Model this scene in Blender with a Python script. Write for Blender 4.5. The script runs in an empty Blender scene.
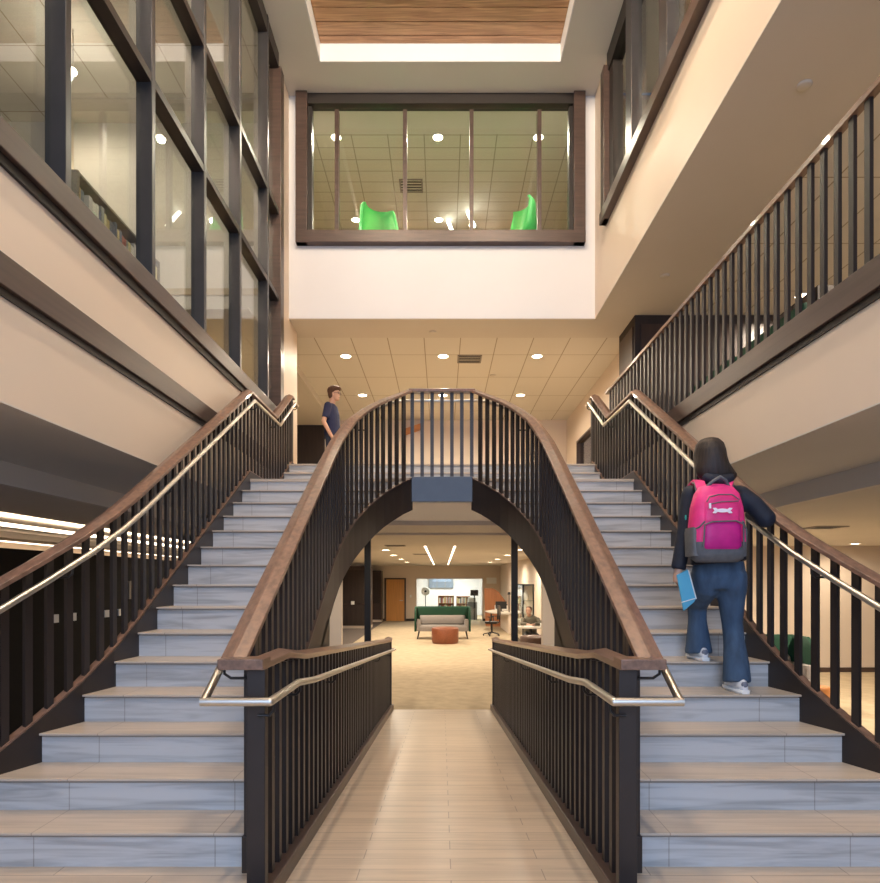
import bpy, math, random
from mathutils import Vector, Matrix
random.seed(7)
PI = math.pi
E = 1.349                      # eye height above the entrance floor
F = 620.0                      # focal length in pixels of the 880 px frame
SC = bpy.context.scene
COL = SC.collection

# ------------------------------------------------------------------ camera
cam = bpy.data.cameras.new('camera'); cam_o = bpy.data.objects.new('camera', cam); COL.objects.link(cam_o)
cam_o.location = (0, 0, E); cam_o.rotation_euler = (PI/2, 0, 0)
cam.sensor_fit = 'HORIZONTAL'; cam.sensor_width = 36; cam.lens = F/880*36
cam.shift_x = -2/880; cam.shift_y = 139.5/880; cam.clip_start = .05; cam.clip_end = 200
SC.camera = cam_o
# ------------------------------------------------------------------ world, exposure, large lights
w = bpy.data.worlds.new('world'); SC.world = w; w.use_nodes = True
w.node_tree.nodes['Background'].inputs[0].default_value = (.55, .68, 1, 1)
w.node_tree.nodes['Background'].inputs[1].default_value = .12
SC.view_settings.view_transform = 'Standard'; SC.view_settings.look = 'None'
SC.view_settings.gamma = 1; SC.view_settings.use_curve_mapping = False
SC.view_settings.exposure = 0.75

def area(name, loc, rot, sx, sy, e, col):
    l = bpy.data.lights.new(name, 'AREA'); l.shape = 'RECTANGLE'; l.size = sx; l.size_y = sy; l.energy = e; l.color = col
    o = bpy.data.objects.new(name, l); COL.objects.link(o); o.location = loc; o.rotation_euler = rot
    return o
def spot(loc, e, col=(1, .76, .5), ang=174, r=.06, blend=.7):
    l = bpy.data.lights.new('downlight_lamp', 'SPOT'); l.energy = e; l.color = col; l.spot_size = math.radians(ang)
    l.spot_blend = blend; l.shadow_soft_size = r
    o = bpy.data.objects.new('downlight_lamp', l); COL.objects.link(o); o.location = loc
    return o
def point(loc, e, col, r):
    l = bpy.data.lights.new('recess_lamp', 'POINT'); l.energy = e; l.color = col; l.shadow_soft_size = r
    o = bpy.data.objects.new('recess_lamp', l); COL.objects.link(o); o.location = loc
WARM = (1, .86, .68)
area('daylight_entrance', (0, -4.2, 3.6), (math.radians(68), 0, 0), 6.5, 5, 300, (.50, .68, 1))
for lx in (-1.1, 1.1):
    for ly in (.4, 2.8, 5.2): point((lx, ly, 8.99), 172, (1, .82, .62), .12)
area('cove_light', (-5.9, 9.5, E+.775), (PI, 0, 0), .25, 22, 75, WARM)
area('cove_light', (-8.3, 9.5, E+.775), (PI, 0, 0), .25, 22, 75, WARM)

# ------------------------------------------------------------------ materials
MATS = {}
def nt(name):
    m = bpy.data.materials.new(name); m.use_nodes = True
    return m, m.node_tree, m.node_tree.nodes['Principled BSDF']
def mat(name, col, rough=.5, metal=0, noise=0, nscale=(8, 8, 8), bump=0, spec=.5, coat=0):
    m, t, p = nt(name)
    p.inputs['Base Color'].default_value = (*col, 1); p.inputs['Roughness'].default_value = rough
    p.inputs['Metallic'].default_value = metal; p.inputs['Specular IOR Level'].default_value = spec
    p.inputs['Coat Weight'].default_value = coat
    tc = t.nodes.new('ShaderNodeTexCoord'); mp = t.nodes.new('ShaderNodeMapping'); mp.inputs['Scale'].default_value = nscale
    n = t.nodes.new('ShaderNodeTexNoise'); n.inputs['Scale'].default_value = 1; n.inputs['Detail'].default_value = 5
    t.links.new(tc.outputs['Object'], mp.inputs[0]); t.links.new(mp.outputs[0], n.inputs['Vector'])
    r = t.nodes.new('ShaderNodeValToRGB'); a = max(0, 1-noise); b = 1+noise*.6
    r.color_ramp.elements[0].position = .3; r.color_ramp.elements[1].position = .7
    r.color_ramp.elements[0].color = (*[min(1, c*a) for c in col], 1); r.color_ramp.elements[1].color = (*[min(1, c*b) for c in col], 1)
    t.links.new(n.outputs['Fac'], r.inputs[0]); t.links.new(r.outputs[0], p.inputs['Base Color'])
    if bump:
        bn = t.nodes.new('ShaderNodeBump'); bn.inputs['Strength'].default_value = bump; bn.inputs['Distance'].default_value = .01
        t.links.new(n.outputs['Fac'], bn.inputs['Height']); t.links.new(bn.outputs[0], p.inputs['Normal'])
    MATS[name] = m
    return m
def brickmat(name, c1, c2, mortar, bw, bh, msize, offset=.5, rot=(0, 0, 0), rough=.5, streak=0, sscale=(1.5, 18, 18), shift=(0, 0, 0), bump=0):
    m, t, p = nt(name)
    p.inputs['Roughness'].default_value = rough
    tc = t.nodes.new('ShaderNodeTexCoord'); mp = t.nodes.new('ShaderNodeMapping'); mp.inputs['Rotation'].default_value = rot
    mp.inputs['Location'].default_value = shift
    b = t.nodes.new('ShaderNodeTexBrick'); b.offset = offset; b.inputs['Scale'].default_value = 1
    b.inputs['Brick Width'].default_value = bw; b.inputs['Row Height'].default_value = bh; b.inputs['Mortar Size'].default_value = msize
    b.inputs['Mortar Smooth'].default_value = .2; b.inputs['Bias'].default_value = 0
    b.inputs['Color1'].default_value = (*c1, 1); b.inputs['Color2'].default_value = (*c2, 1); b.inputs['Mortar'].default_value = (*mortar, 1)
    t.links.new(tc.outputs['Object'], mp.inputs[0]); t.links.new(mp.outputs[0], b.inputs['Vector'])
    out = b.outputs['Color']
    if streak:
        mp2 = t.nodes.new('ShaderNodeMapping'); mp2.inputs['Scale'].default_value = sscale
        mp2.inputs['Rotation'].default_value = (0, .05, .03)
        n = t.nodes.new('ShaderNodeTexNoise'); n.inputs['Scale'].default_value = 1; n.inputs['Detail'].default_value = 8; n.inputs['Distortion'].default_value = .8
        t.links.new(tc.outputs['Object'], mp2.inputs[0]); t.links.new(mp2.outputs[0], n.inputs['Vector'])
        r = t.nodes.new('ShaderNodeValToRGB'); r.color_ramp.elements[0].position = .36; r.color_ramp.elements[1].position = .56
        k = 1-streak; r.color_ramp.elements[0].color = (k, k, k, 1); r.color_ramp.elements[1].color = (1, 1, 1, 1)
        x = t.nodes.new('ShaderNodeMix'); x.data_type = 'RGBA'; x.blend_type = 'MULTIPLY'; x.inputs['Factor'].default_value = 1
        t.links.new(n.outputs['Fac'], r.inputs[0]); t.links.new(out, x.inputs[6]); t.links.new(r.outputs[0], x.inputs[7]); out = x.outputs[2]
    t.links.new(out, p.inputs['Base Color'])
    MATS[name] = m
    return m
def emis(name, col, s):
    m, t, p = nt(name); p.inputs['Base Color'].default_value = (*col, 1)
    p.inputs['Emission Color'].default_value = (*col, 1); p.inputs['Emission Strength'].default_value = s
    MATS[name] = m; return m
def glass(name, tint=(.9, .93, .92), ior=1.5):
    m = bpy.data.materials.new(name); m.use_nodes = True; t = m.node_tree; t.nodes.clear()
    o = t.nodes.new('ShaderNodeOutputMaterial'); mx = t.nodes.new('ShaderNodeMixShader')
    tr = t.nodes.new('ShaderNodeBsdfTransparent'); tr.inputs[0].default_value = (*tint, 1)
    gl = t.nodes.new('ShaderNodeBsdfGlossy'); gl.inputs['Roughness'].default_value = 0; gl.inputs['Color'].default_value = (1, 1, 1, 1)
    fr = t.nodes.new('ShaderNodeFresnel'); fr.inputs[0].default_value = ior
    ge = t.nodes.new('ShaderNodeNewGeometry'); mm = t.nodes.new('ShaderNodeMix'); mm.data_type = 'FLOAT'
    mm.inputs[2].default_value = ior; mm.inputs[3].default_value = 1/ior
    t.links.new(ge.outputs['Backfacing'], mm.inputs[0]); t.links.new(mm.outputs[0], fr.inputs[0])
    t.links.new(fr.outputs[0], mx.inputs[0]); t.links.new(tr.outputs[0], mx.inputs[1]); t.links.new(gl.outputs[0], mx.inputs[2]); t.links.new(mx.outputs[0], o.inputs[0])
    MATS[name] = m; return m

mat('paint_white', (.74, .735, .74), .55, noise=.02, nscale=(1, 1, 1))
mat('paint_cream_warmed', (.74, .62, .50), .5, noise=.03, nscale=(.7, .7, .7))  # beiger than the back wall: warm light on the sides put into the colour
mat('paint_ceiling', (.66, .62, .56), .8, noise=.03, nscale=(1, 1, 1))
mat('paint_soffit', (.62, .57, .50), .8, noise=.03, nscale=(1, 1, 1))
mat('trim_brown', (.078, .048, .038), .38, noise=.25, nscale=(3, 1, 30))
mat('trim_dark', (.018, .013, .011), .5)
mat('bronze_metal', (.031, .022, .019), .42, metal=.15, noise=.1)
mat('mullion_metal', (.045, .043, .046), .34, metal=.3, noise=.08)
mat('wood_cap', (.22, .125, .085), .30, noise=.35, nscale=(40, 2.2, 40), bump=.1, coat=.25)
mat('steel', (.66, .62, .56), .38, metal=1, noise=.03)
mat('black_metal', (.010, .010, .012), .35)
mat('dark_wood', (.030, .017, .012), .6, noise=.3, nscale=(14, 14, 1.2))
mat('cabinet_wood', (.055, .030, .022), .38, noise=.3, nscale=(12, 12, 1))
mat('door_wood', (.72, .34, .09), .4, noise=.12, nscale=(14, 14, 1))
mat('panel_black', (.006, .0045, .004), .7, noise=.2, spec=.2)
mat('bench_brown', (.09, .045, .028), .6)
mat('chair_wood', (.34, .13, .05), .4, noise=.2, nscale=(14, 14, 1))
mat('green_fabric', (.004, .05, .022), .8, noise=.2, nscale=(90, 90, 90), bump=.2)
mat('bright_green', (.045, .52, .10), .6, noise=.08)
mat('grey_fabric', (.27, .24, .22), .85, noise=.15, nscale=(80, 80, 80), bump=.2)
mat('brown_leather', (.23, .07, .03), .45, noise=.15, nscale=(20, 20, 20))
mat('black_plastic', (.012, .012, .013), .4)
mat('white_plastic', (.8, .8, .78), .4)
mat('grey_plastic', (.25, .26, .28), .4)
mat('desk_top', (.52, .47, .40), .4)
mat('orange_wood', (.5, .2, .06), .5)
mat('vent_grey', (.22, .19, .16), .5)
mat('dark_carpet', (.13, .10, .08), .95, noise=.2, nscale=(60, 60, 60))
mat('skin', (.62, .36, .25), .5, noise=.04, nscale=(20, 20, 20))
mat('hair_dark', (.026, .015, .011), .62, noise=.5, nscale=(70, 70, 6), bump=.5)
mat('hair_brown', (.11, .05, .028), .8, noise=.4, nscale=(70, 70, 10), bump=.4)
mat('navy_jacket', (.010, .014, .028), .7, noise=.3, nscale=(14, 14, 10), bump=.5)
mat('navy_shirt', (.012, .018, .07), .75, noise=.15, nscale=(12, 12, 12), bump=.3)
mat('jeans', (.050, .090, .155), .8, noise=.3, nscale=(22, 22, 6), bump=.35)
mat('dark_jeans', (.02, .03, .06), .8, noise=.2)
mat('taupe_shirt', (.16, .14, .10), .8, noise=.2)
mat('shoe_white', (.72, .72, .74), .5, noise=.05)
mat('shoe_grey', (.16, .17, .22), .6)
mat('pink_nylon', (.85, .035, .22), .5, noise=.12, nscale=(14, 14, 14), bump=.4)
mat('magenta_nylon', (.58, .008, .22), .5, noise=.12, nscale=(14, 14, 14), bump=.4)
mat('grey_nylon', (.13, .13, .14), .65, noise=.15, nscale=(40, 40, 40))
mat('logo_white', (.95, .85, .90), .4)
mat('slate_pane', (.20, .25, .32), .3)
mat('folder_blue', (.10, .42, .62), .4, noise=.05)
mat('teal', (.05, .5, .42), .5)
mat('paper', (.85, .84, .80), .7)
brickmat('tile_floor', (.62, .50, .38), (.56, .45, .34), (.33, .26, .20), .913, .142, .003, .5, rough=.32, streak=.16, sscale=(1.2, 16, 16), shift=(.413, 0, 0))
brickmat('tile_tread', (.56, .47, .38), (.52, .43, .35), (.36, .29, .23), .8567, 60, .003, 0, rough=.35, streak=.18, sscale=(1.3, 22, 22), shift=(.4283, 10, 0))
brickmat('tile_riser', (.56, .555, .55), (.53, .525, .52), (.36, .34, .32), .8567, 60, .003, 0, rot=(PI/2, 0, 0), rough=.32, streak=.32, sscale=(1.5, 30, 22), shift=(.4283, 20, 0))
brickmat('ceiling_tile', (.68, .64, .57), (.67, .63, .56), (.36, .30, .22), 1.22, .61, .009, 0, rot=(0, 0, PI/2), rough=.85, shift=(.12, .3, 0))
brickmat('ceiling_tile_fine', (.62, .58, .48), (.61, .57, .47), (.34, .31, .25), .61, .305, .010, 0, rough=.85, shift=(.3, 0, 0))
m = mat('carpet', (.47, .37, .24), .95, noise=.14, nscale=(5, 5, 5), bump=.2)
# oak planks
m, t, p = nt('oak'); MATS['oak'] = m; p.inputs['Roughness'].default_value = .45
tc = t.nodes.new('ShaderNodeTexCoord'); mp = t.nodes.new('ShaderNodeMapping'); mp.inputs['Scale'].default_value = (.9, 14, 14)
wv = t.nodes.new('ShaderNodeTexNoise'); wv.inputs['Scale'].default_value = 1.2; wv.inputs['Detail'].default_value = 8; wv.inputs['Distortion'].default_value = 1.6
r = t.nodes.new('ShaderNodeValToRGB'); r.color_ramp.elements[0].position = .35; r.color_ramp.elements[1].position = .68
r.color_ramp.elements[0].color = (.34, .17, .08, 1); r.color_ramp.elements[1].color = (.62, .36, .19, 1)
t.links.new(tc.outputs['Object'], mp.inputs[0]); t.links.new(mp.outputs[0], wv.inputs['Vector']); t.links.new(wv.outputs['Fac'], r.inputs[0]); t.links.new(r.outputs[0], p.inputs['Base Color'])
emis('lamp_warm', (1, .80, .55), 14); emis('lamp_cove', (1, .80, .60), 3); emis('lamp_white', (1, .95, .88), 6)
emis('screen_glow', (.55, .75, 1), 1.2)
glass('glass'); glass('glass_dark', (.62, .62, .60), 1.5)
BOOKCOL = []
for i, c in enumerate([(.75, .70, .58), (.55, .42, .2), (.35, .08, .06), (.7, .6, .3), (.12, .16, .25), (.8, .78, .72), (.3, .32, .3), (.5, .15, .1), (.65, .62, .6)]):
    BOOKCOL.append(mat('book_cover_%s' % 'abcdefghi'[i], c, .6))

# ------------------------------------------------------------------ mesh helpers
class MB:
    def __init__(s): s.v = []; s.f = []; s.sm = []
    def add(s, vs, fs, sm=False):
        n = len(s.v); s.v += [tuple(v) for v in vs]; s.f += [tuple(i+n for i in f) for f in fs]; s.sm += [sm]*len(fs)
        return s
    def box(s, x0, x1, y0, y1, z0, z1):
        x0, x1 = sorted((x0, x1)); y0, y1 = sorted((y0, y1)); z0, z1 = sorted((z0, z1))
        return s.add([(x0, y0, z0), (x1, y0, z0), (x1, y1, z0), (x0, y1, z0), (x0, y0, z1), (x1, y0, z1), (x1, y1, z1), (x0, y1, z1)],
              [(3, 2, 1, 0), (4, 5, 6, 7), (0, 1, 5, 4), (1, 2, 6, 5), (2, 3, 7, 6), (3, 0, 4, 7)])
    def cbox(s, c, d): return s.box(c[0]-d[0]/2, c[0]+d[0]/2, c[1]-d[1]/2, c[1]+d[1]/2, c[2]-d[2]/2, c[2]+d[2]/2)
    def rings(s, R, closed=False, caps=True, sm=True):
        n = len(R[0]); vs = [v for r in R for v in r]; fs = []
        m = len(R)
        for i in range(m if closed else m-1):
            j = (i+1) % m
            for k in range(n):
                l = (k+1) % n; fs.append((i*n+k, i*n+l, j*n+l, j*n+k))
        s.add(vs, fs, sm)
        if caps and not closed:
            s.add(R[0], [tuple(range(n-1, -1, -1))]); s.add(R[-1], [tuple(range(n))])
        return s
    def sweep(s, path, prof, sm=False, caps=True):
        """profile (side, up) swept along a path; side is horizontal, up is vertical"""
        P = [Vector(p) for p in path]; R = []
        for i, p in enumerate(P):
            def hd(a, b):
                d = Vector((b.x-a.x, b.y-a.y, 0)); return d.normalized() if d.length > 1e-6 else None
            d0 = hd(P[i-1], p) if i else None; d1 = hd(p, P[i+1]) if i < len(P)-1 else None
            if d0 is None: d0 = d1
            if d1 is None: d1 = d0
            t = (d0+d1).normalized(); k = 1/max(.3, t.dot(d0)); sd = Vector((t.y, -t.x, 0))*k
            R.append([p+sd*a+Vector((0, 0, b)) for a, b in prof])
        return s.rings(R, sm=sm, caps=caps)
    def tube(s, path, r, n=10, caps=True):
        P = [Vector(p) for p in path]; R = []; up = None
        for i, p in enumerate(P):
            a = (p-P[i-1]).normalized() if i else None; b = (P[i+1]-p).normalized() if i < len(P)-1 else None
            if a is None: a = b
            if b is None: b = a
            t = (a+b); t = t.normalized() if t.length > 1e-4 else a
            if up is None: up = Vector((0, 0, 1)) if abs(t.z) < .9 else Vector((0, 1, 0))
            u = (up-t*up.dot(t)).normalized(); up = u; v = t.cross(u)
            k = 1/max(.5, t.dot(a)); rr = r[i] if isinstance(r, (list, tuple)) else r
            R.append([p+(u*math.cos(q)+v*math.sin(q))*rr for q in [2*PI*j/n for j in range(n)]])
        return s.rings(R, caps=caps)
    def limb(s, pts, n=16):
        """pts: (x,y,z,rside,rdepth)"""
        P = [Vector(p[:3]) for p in pts]; R = []
        for i, p in enumerate(P):
            a = (p-P[i-1]) if i else (P[1]-p); b = (P[i+1]-p) if i < len(P)-1 else a
            t = (a.normalized()+b.normalized()).normalized()
            sx = Vector((1, 0, 0)); sx = sx-t*sx.dot(t)
            if sx.length < .3: sx = Vector((0, 0, 1)); sx = sx-t*sx.dot(t)
            sx.normalize(); sy = t.cross(sx)
            R.append([p+sx*math.cos(q)*pts[i][3]+sy*math.sin(q)*pts[i][4] for q in [2*PI*j/n for j in range(n)]])
        return s.rings(R)
    def ell(s, c, r, n=16, m=10):
        R = []
        for i in range(1, m):
            a = PI*i/m; R.append([(c[0]+r[0]*math.sin(a)*math.cos(q), c[1]+r[1]*math.sin(a)*math.sin(q), c[2]-r[2]*math.cos(a)) for q in [2*PI*j/n for j in range(n)]])
        return s.rings(R)
    def cyl(s, c, r, h, n=20, r2=None):
        r2 = r if r2 is None else r2
        R = [[(c[0]+q*math.cos(a), c[1]+q*math.sin(a), z) for a in [2*PI*j/n for j in range(n)]] for q, z in ((r, c[2]), (r2, c[2]+h))]
        return s.rings(R)
    def lathe(s, c, prof, n=24):
        return s.rings([[(c[0]+r*math.cos(a), c[1]+r*math.sin(a), c[2]+z) for a in [2*PI*j/n for j in range(n)]] for r, z in prof])
    def sup(s, lev, n=28):
        """stack of superellipses: (z,cx,cy,rx,ry,e)"""
        R = []
        for z, cx, cy, rx, ry, e in lev:
            ring = []
            for j in range(n):
                q = 2*PI*j/n; c, d = math.cos(q), math.sin(q)
                ring.append((cx+rx*math.copysign(abs(c)**(2/e), c), cy+ry*math.copysign(abs(d)**(2/e), d), z))
            R.append(ring)
        return s.rings(R)
    def prism(s, poly, axis, a, b):
        """2-D polygon extruded: axis 'x': poly=(y,z); 'y': (x,z); 'z': (x,y)"""
        def mk(p, t): return {'x': (t, p[0], p[1]), 'y': (p[0], t, p[1]), 'z': (p[0], p[1], t)}[axis]
        n = len(poly); A = [mk(p, a) for p in poly]; B = [mk(p, b) for p in poly]
        s.add(A+B, [tuple(range(n)), tuple(range(2*n-1, n-1, -1))]+[(i, n+i, n+(i+1) % n, (i+1) % n) for i in range(n)])
        return s

ORG = {}
def fixnormals(me):
    import bmesh
    b = bmesh.new(); b.from_mesh(me); bmesh.ops.recalc_face_normals(b, faces=b.faces); b.to_mesh(me); b.free()
def obj(name, mb, m, parent=None, bevel=0, origin=None, remesh=0, sub=0, smooth_it=0):
    if parent is not None: org = ORG[parent.name]
    elif origin is not None: org = Vector(origin)
    else: org = Vector((0, 0, 0))
    me = bpy.data.meshes.new(name)
    me.from_pydata([tuple(Vector(v)-org) for v in mb.v], [], mb.f)
    me.polygons.foreach_set('use_smooth', mb.sm)
    fixnormals(me)
    me.materials.append(MATS[m] if isinstance(m, str) else m)
    o = bpy.data.objects.new(name, me); COL.objects.link(o)
    ORG[o.name] = org
    if parent is not None: o.parent = parent
    else: o.location = org
    if remesh:
        q = o.modifiers.new('remesh', 'REMESH'); q.mode = 'VOXEL'; q.voxel_size = remesh; q.use_smooth_shade = True
        q = o.modifiers.new('smooth', 'SMOOTH'); q.factor = .5; q.iterations = smooth_it or 3
    if bevel:
        q = o.modifiers.new('bevel', 'BEVEL'); q.width = bevel; q.segments = 2; q.limit_method = 'ANGLE'; q.angle_limit = math.radians(40)
    if sub:
        q = o.modifiers.new('sub', 'SUBSURF'); q.levels = sub; q.render_levels = sub
    return o
def tag(o, label, cat, group=None):
    o['label'] = label; o['category'] = cat
    if group: o['group'] = group
    return o
def struct(name, mb, m, bevel=0):
    o = obj(name, mb, m, bevel=bevel); o['kind'] = 'structure'; return o
def thing(name, label, cat, loc=(0, 0, 0), group=None):
    o = bpy.data.objects.new(name, None); COL.objects.link(o); o.location = loc; ORG[o.name] = Vector(loc)
    o.empty_display_size = .1
    return tag(o, label, cat, group)
def copy_tree(o, parent=None, loc=None, rz=None, label=None, group=None):
    c = o.copy(); COL.objects.link(c); ORG[c.name] = ORG.get(o.name, Vector((0, 0, 0)))
    c.parent = parent
    if loc is not None: c.location = loc
    if rz is not None: c.rotation_euler = (0, 0, rz)
    if label: c['label'] = label
    if group: c['group'] = group
    for ch in [x for x in o.children]: copy_tree(ch, c)
    return c
def W(h): return h+E
def PX(x, y, z):               # picture point at depth z -> world
    return ((x-442)*z/F, z, E+(581-y)*z/F)

FL = -1.98                     # lower floor (relative to the eye)
UF = 1.621                     # upper floor
def rampd(y): return min(-(1.195+.082*y), -E) if y > 1.6 else -E   # ramp surface

# ------------------------------------------------------------------ setting: floors
struct('floor', MB().box(-16, 16, 9.55, 40, W(FL)-.2, W(FL)), 'carpet')
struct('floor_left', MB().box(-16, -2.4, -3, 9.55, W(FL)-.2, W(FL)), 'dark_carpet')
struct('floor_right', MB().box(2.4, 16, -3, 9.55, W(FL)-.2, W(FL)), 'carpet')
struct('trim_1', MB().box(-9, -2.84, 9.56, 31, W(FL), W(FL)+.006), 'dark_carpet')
struct('floor_entrance', MB().box(-2.7, 2.7, -6, 1.88, -.2, 0).box(-2.7, -.87, 1.88, 2.93, -.2, 0).box(.87, 2.7, 1.88, 2.93, -.2, 0), 'tile_floor')
struct('floor_ramp', MB().prism([(1.88, 0), (9.55, W(FL)), (9.55, W(FL)-.25), (1.88, -.25)], 'x', -.87, .87), 'tile_floor')
struct('floor_upper', MB().box(-2.33, 2.33, 8.62, 16.2, W(.95), W(UF))
       .box(-9, -2.45, -3, 16.2, W(.95), W(UF)).box(2.45, 9, -3, 16.2, W(.95), W(UF)), 'carpet')

# slab edges (cream) with brown floor trim, both sides
for sg, nm in ((-1, 'left'), (1, 'right')):
    x = 2.33*sg
    struct('wall_fascia_'+nm, MB().box(x, x+.12*sg, -3, 8.9, W(.952), W(UF if sg > 0 else 2.20)), 'paint_cream_warmed')
    tb = MB().box(x-.035*sg, x, -3, 8.9, W(1.55), W(1.72)); struct('trim_'+('2' if sg < 0 else '3'), tb, 'trim_brown', .004)
    struct('trim_'+('4' if sg < 0 else '5'), MB().box(x-.012*sg, x, -3, 8.9, W(1.505), W(1.55)), 'trim_dark')  # dark strip laid in as the shadow line below the brown trim
    # soffit below the slab and the drop to the lower ceiling
    struct('ceiling_soffit_'+nm, MB().box(x, 3.45*sg, -3, 8.9, W(.944), W(.952)).box(3.45*sg, 3.52*sg, -3, 8.9, W(.762), W(.95)), 'paint_ceiling')
struct('ceiling_lower_right', MB().box(3.52, 16, -3, 9.0, W(.762), W(.80)).box(3.0, 16, 9.0, 13.5, W(.762), W(.80)), 'paint_soffit')
struct('ceiling_lower_left', MB().box(-4.8, -3.52, -3, 22, W(.762), W(.80)).box(-4.86, -4.8, -3, 22, W(.762), W(.93)).box(-9, -4.86, -3, 22, W(.90), W(.93)), 'paint_soffit')
struct('trim_6', MB().box(-7.6, -7.0, -3, 22, W(.70), W(.80)), 'paint_soffit')
# lower middle ceiling: white soffit under the landing, then a step, then the main ceiling
struct('ceiling_landing', MB().box(-2.1, 2.1, 6.86, 8.9, W(.86), W(.90)), 'paint_white')
struct('ceiling_lower', MB().box(-3.52, 3.0, 8.9, 10.3, W(.80), W(.90)).box(-4.8, 3.0, 10.3, 31, W(.762), W(.90)), 'paint_soffit')
struct('wall_lower_front', MB().box(-3.4, -1.56, 9.6, 9.75, W(FL), W(.80)).box(1.56, 3.0, 9.6, 9.75, W(FL), W(.80)), 'paint_cream_warmed')
struct('wall_lower_right_return', MB().box(2.9, 3.0, 9.75, 13.5, W(FL), W(.80)), 'paint_cream_warmed')
struct('wall_lower_right_back', MB().box(3.0, 16, 13.5, 13.65, W(FL), W(.80)), 'paint_cream_warmed')
struct('baseboard_right_back', MB().box(3.0, 16, 13.47, 13.5, W(FL), W(FL)+.1), 'trim_brown')
struct('wall_lower_right', MB().box(2.87, 3.0, 17.5, 30.7, W(FL), W(.80)), 'paint_cream_warmed')
struct('baseboard_right', MB().box(2.85, 2.87, 17.5, 30.7, W(FL), W(FL)+.12), 'trim_dark')
struct('wall_right_outer', MB().box(15.9, 16, -3, 13.5, W(FL), W(.8)), 'paint_cream_warmed')
struct('wall_lower_left', MB().box(-9.1, -9, -3, 22, W(FL), W(.90)), 'paint_cream_warmed')
struct('wall_panel_left', MB().box(-5.3, -5.2, -3, 21.9, W(FL), W(.393)), 'panel_black')
struct('wall_lower_left_back', MB().box(-9, -5.2, 22, 22.1, W(FL), W(.90)), 'dark_wood')
# far wall with a glazed opening
B = MB().box(-6, -2.85, 30.7, 30.9, W(FL), W(.8)).box(-1.78, -1.29, 30.7, 30.9, W(FL), W(.8)).box(2.03, 3.0, 30.7, 30.9, W(FL), W(.8))
B.box(-2.85, -1.78, 30.7, 30.9, W(FL)+2.13, W(.8)).box(-1.29, 2.03, 30.7, 30.9, W(.14), W(.8))
struct('wall_lower_back', B, 'paint_cream_warmed')
struct('baseboard_back', MB().box(-3.0, -2.85, 30.67, 30.7, W(FL), W(FL)+.12).box(-1.78, -1.29, 30.67, 30.7, W(FL), W(FL)+.12).box(2.03, 2.87, 30.67, 30.7, W(FL), W(FL)+.12), 'trim_dark')
wf = struct('window_1', MB().box(-1.29, -1.25, 30.66, 30.9, W(FL), W(.14)).box(1.99, 2.03, 30.66, 30.9, W(FL), W(.14)).box(-1.29, 2.03, 30.66, 30.9, W(.10), W(.14)), 'steel')
g = obj('pane', MB().box(-1.25, 1.99, 30.78, 30.79, W(FL), W(.10)), 'glass', wf)
struct('wall_office', MB().box(-3, 5, 36, 36.1, W(FL), W(.8)).box(-3.1, -3, 30.9, 36, W(FL), W(.8)).box(5, 5.1, 30.9, 36, W(FL), W(.8)), 'paint_white')
struct('ceiling_office', MB().box(-3, 5, 30.9, 36, W(.762), W(.8)), 'paint_white')

# door in the far wall
d = struct('door_1', MB().box(-2.78, -1.84, 30.72, 30.76, W(FL), W(FL)+2.08), 'door_wood')
obj('door_frame', MB().box(-2.85, -2.76, 30.64, 30.8, W(FL), W(FL)+2.13).box(-1.86, -1.78, 30.64, 30.8, W(FL), W(FL)+2.13).box(-2.76, -1.86, 30.64, 30.8, W(FL)+2.06, W(FL)+2.13), 'trim_brown', d)
obj('door_handle', MB().cyl((-1.96, 30.66, W(FL)+1.0), .03, .03).box(-2.1, -1.95, 30.66, 30.69, W(FL)+1.0, W(FL)+1.03), 'steel', d)

# upper walls
CE = 7.48
struct('wall_left', MB().box(-2.48, -2.36, 8.92, 10.1, W(.95), W(CE)), 'paint_cream_warmed')
struct('wall_left_sill_face', MB().box(-2.45, -2.33, -3, 8.92, W(2.19), W(2.21)), 'paint_cream_warmed')
ZB = 9.56
B = MB().box(-2.36, -2.20, ZB, ZB+.5, W(4.05), W(CE)).box(2.16, 2.36, ZB, ZB+.5, W(4.05), W(CE)).box(-2.2, 2.16, ZB, ZB+.5, W(4.05), W(5.25))
struct('wall_back', B, 'paint_white')
struct('wall_right', MB().box(2.36, 2.5, -3, 10.1, W(4.05), W(5.15)).box(2.36, 2.5, 8.80, 10.1, W(5.15), W(CE)), 'paint_cream_warmed')
struct('ceiling_soffit_upper', MB().box(-2.36, 2.36, ZB+.005, 10.3, W(4.04), W(4.10)).box(2.36, 3.5, -3, 10.3, W(4.04), W(4.05)).box(2.5, 3.5, -3, 10.3, W(4.05), W(4.10)).box(-2.7, -2.36, 10.1, 10.3, W(4.04), W(4.1)), 'paint_soffit')
struct('ceiling_upper', MB().box(-2.7, 9, 10.3, 15.7, W(4.05), W(4.10)).box(3.5, 9, -3, 10.3, W(4.05), W(4.10)), 'ceiling_tile')
struct('ceiling_upper_left', MB().box(-2.78, -2.7, 10.1, 15.7, W(3.9), W(4.10)).box(-9, -2.78, 8.9, 15.7, W(3.9), W(3.93)), 'paint_soffit')
struct('wall_upper_back', MB().box(-9, 3.3, 15.6, 15.75, W(UF), W(4.1)), 'paint_cream_warmed')
struct('wall_upper_right', MB().box(3.14, 3.3, 14.45, 15.6, W(UF), W(4.05)).box(3.14, 3.3, 10.3, 12.6, W(UF), W(4.05)).box(3.14, 3.3, 12.6, 14.45, W(3.25), W(4.05)), 'paint_cream_warmed')
struct('wall_upper_right_outer', MB().box(8.9, 9, -3, 16, W(UF), W(4.1)), 'paint_cream_warmed')
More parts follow.
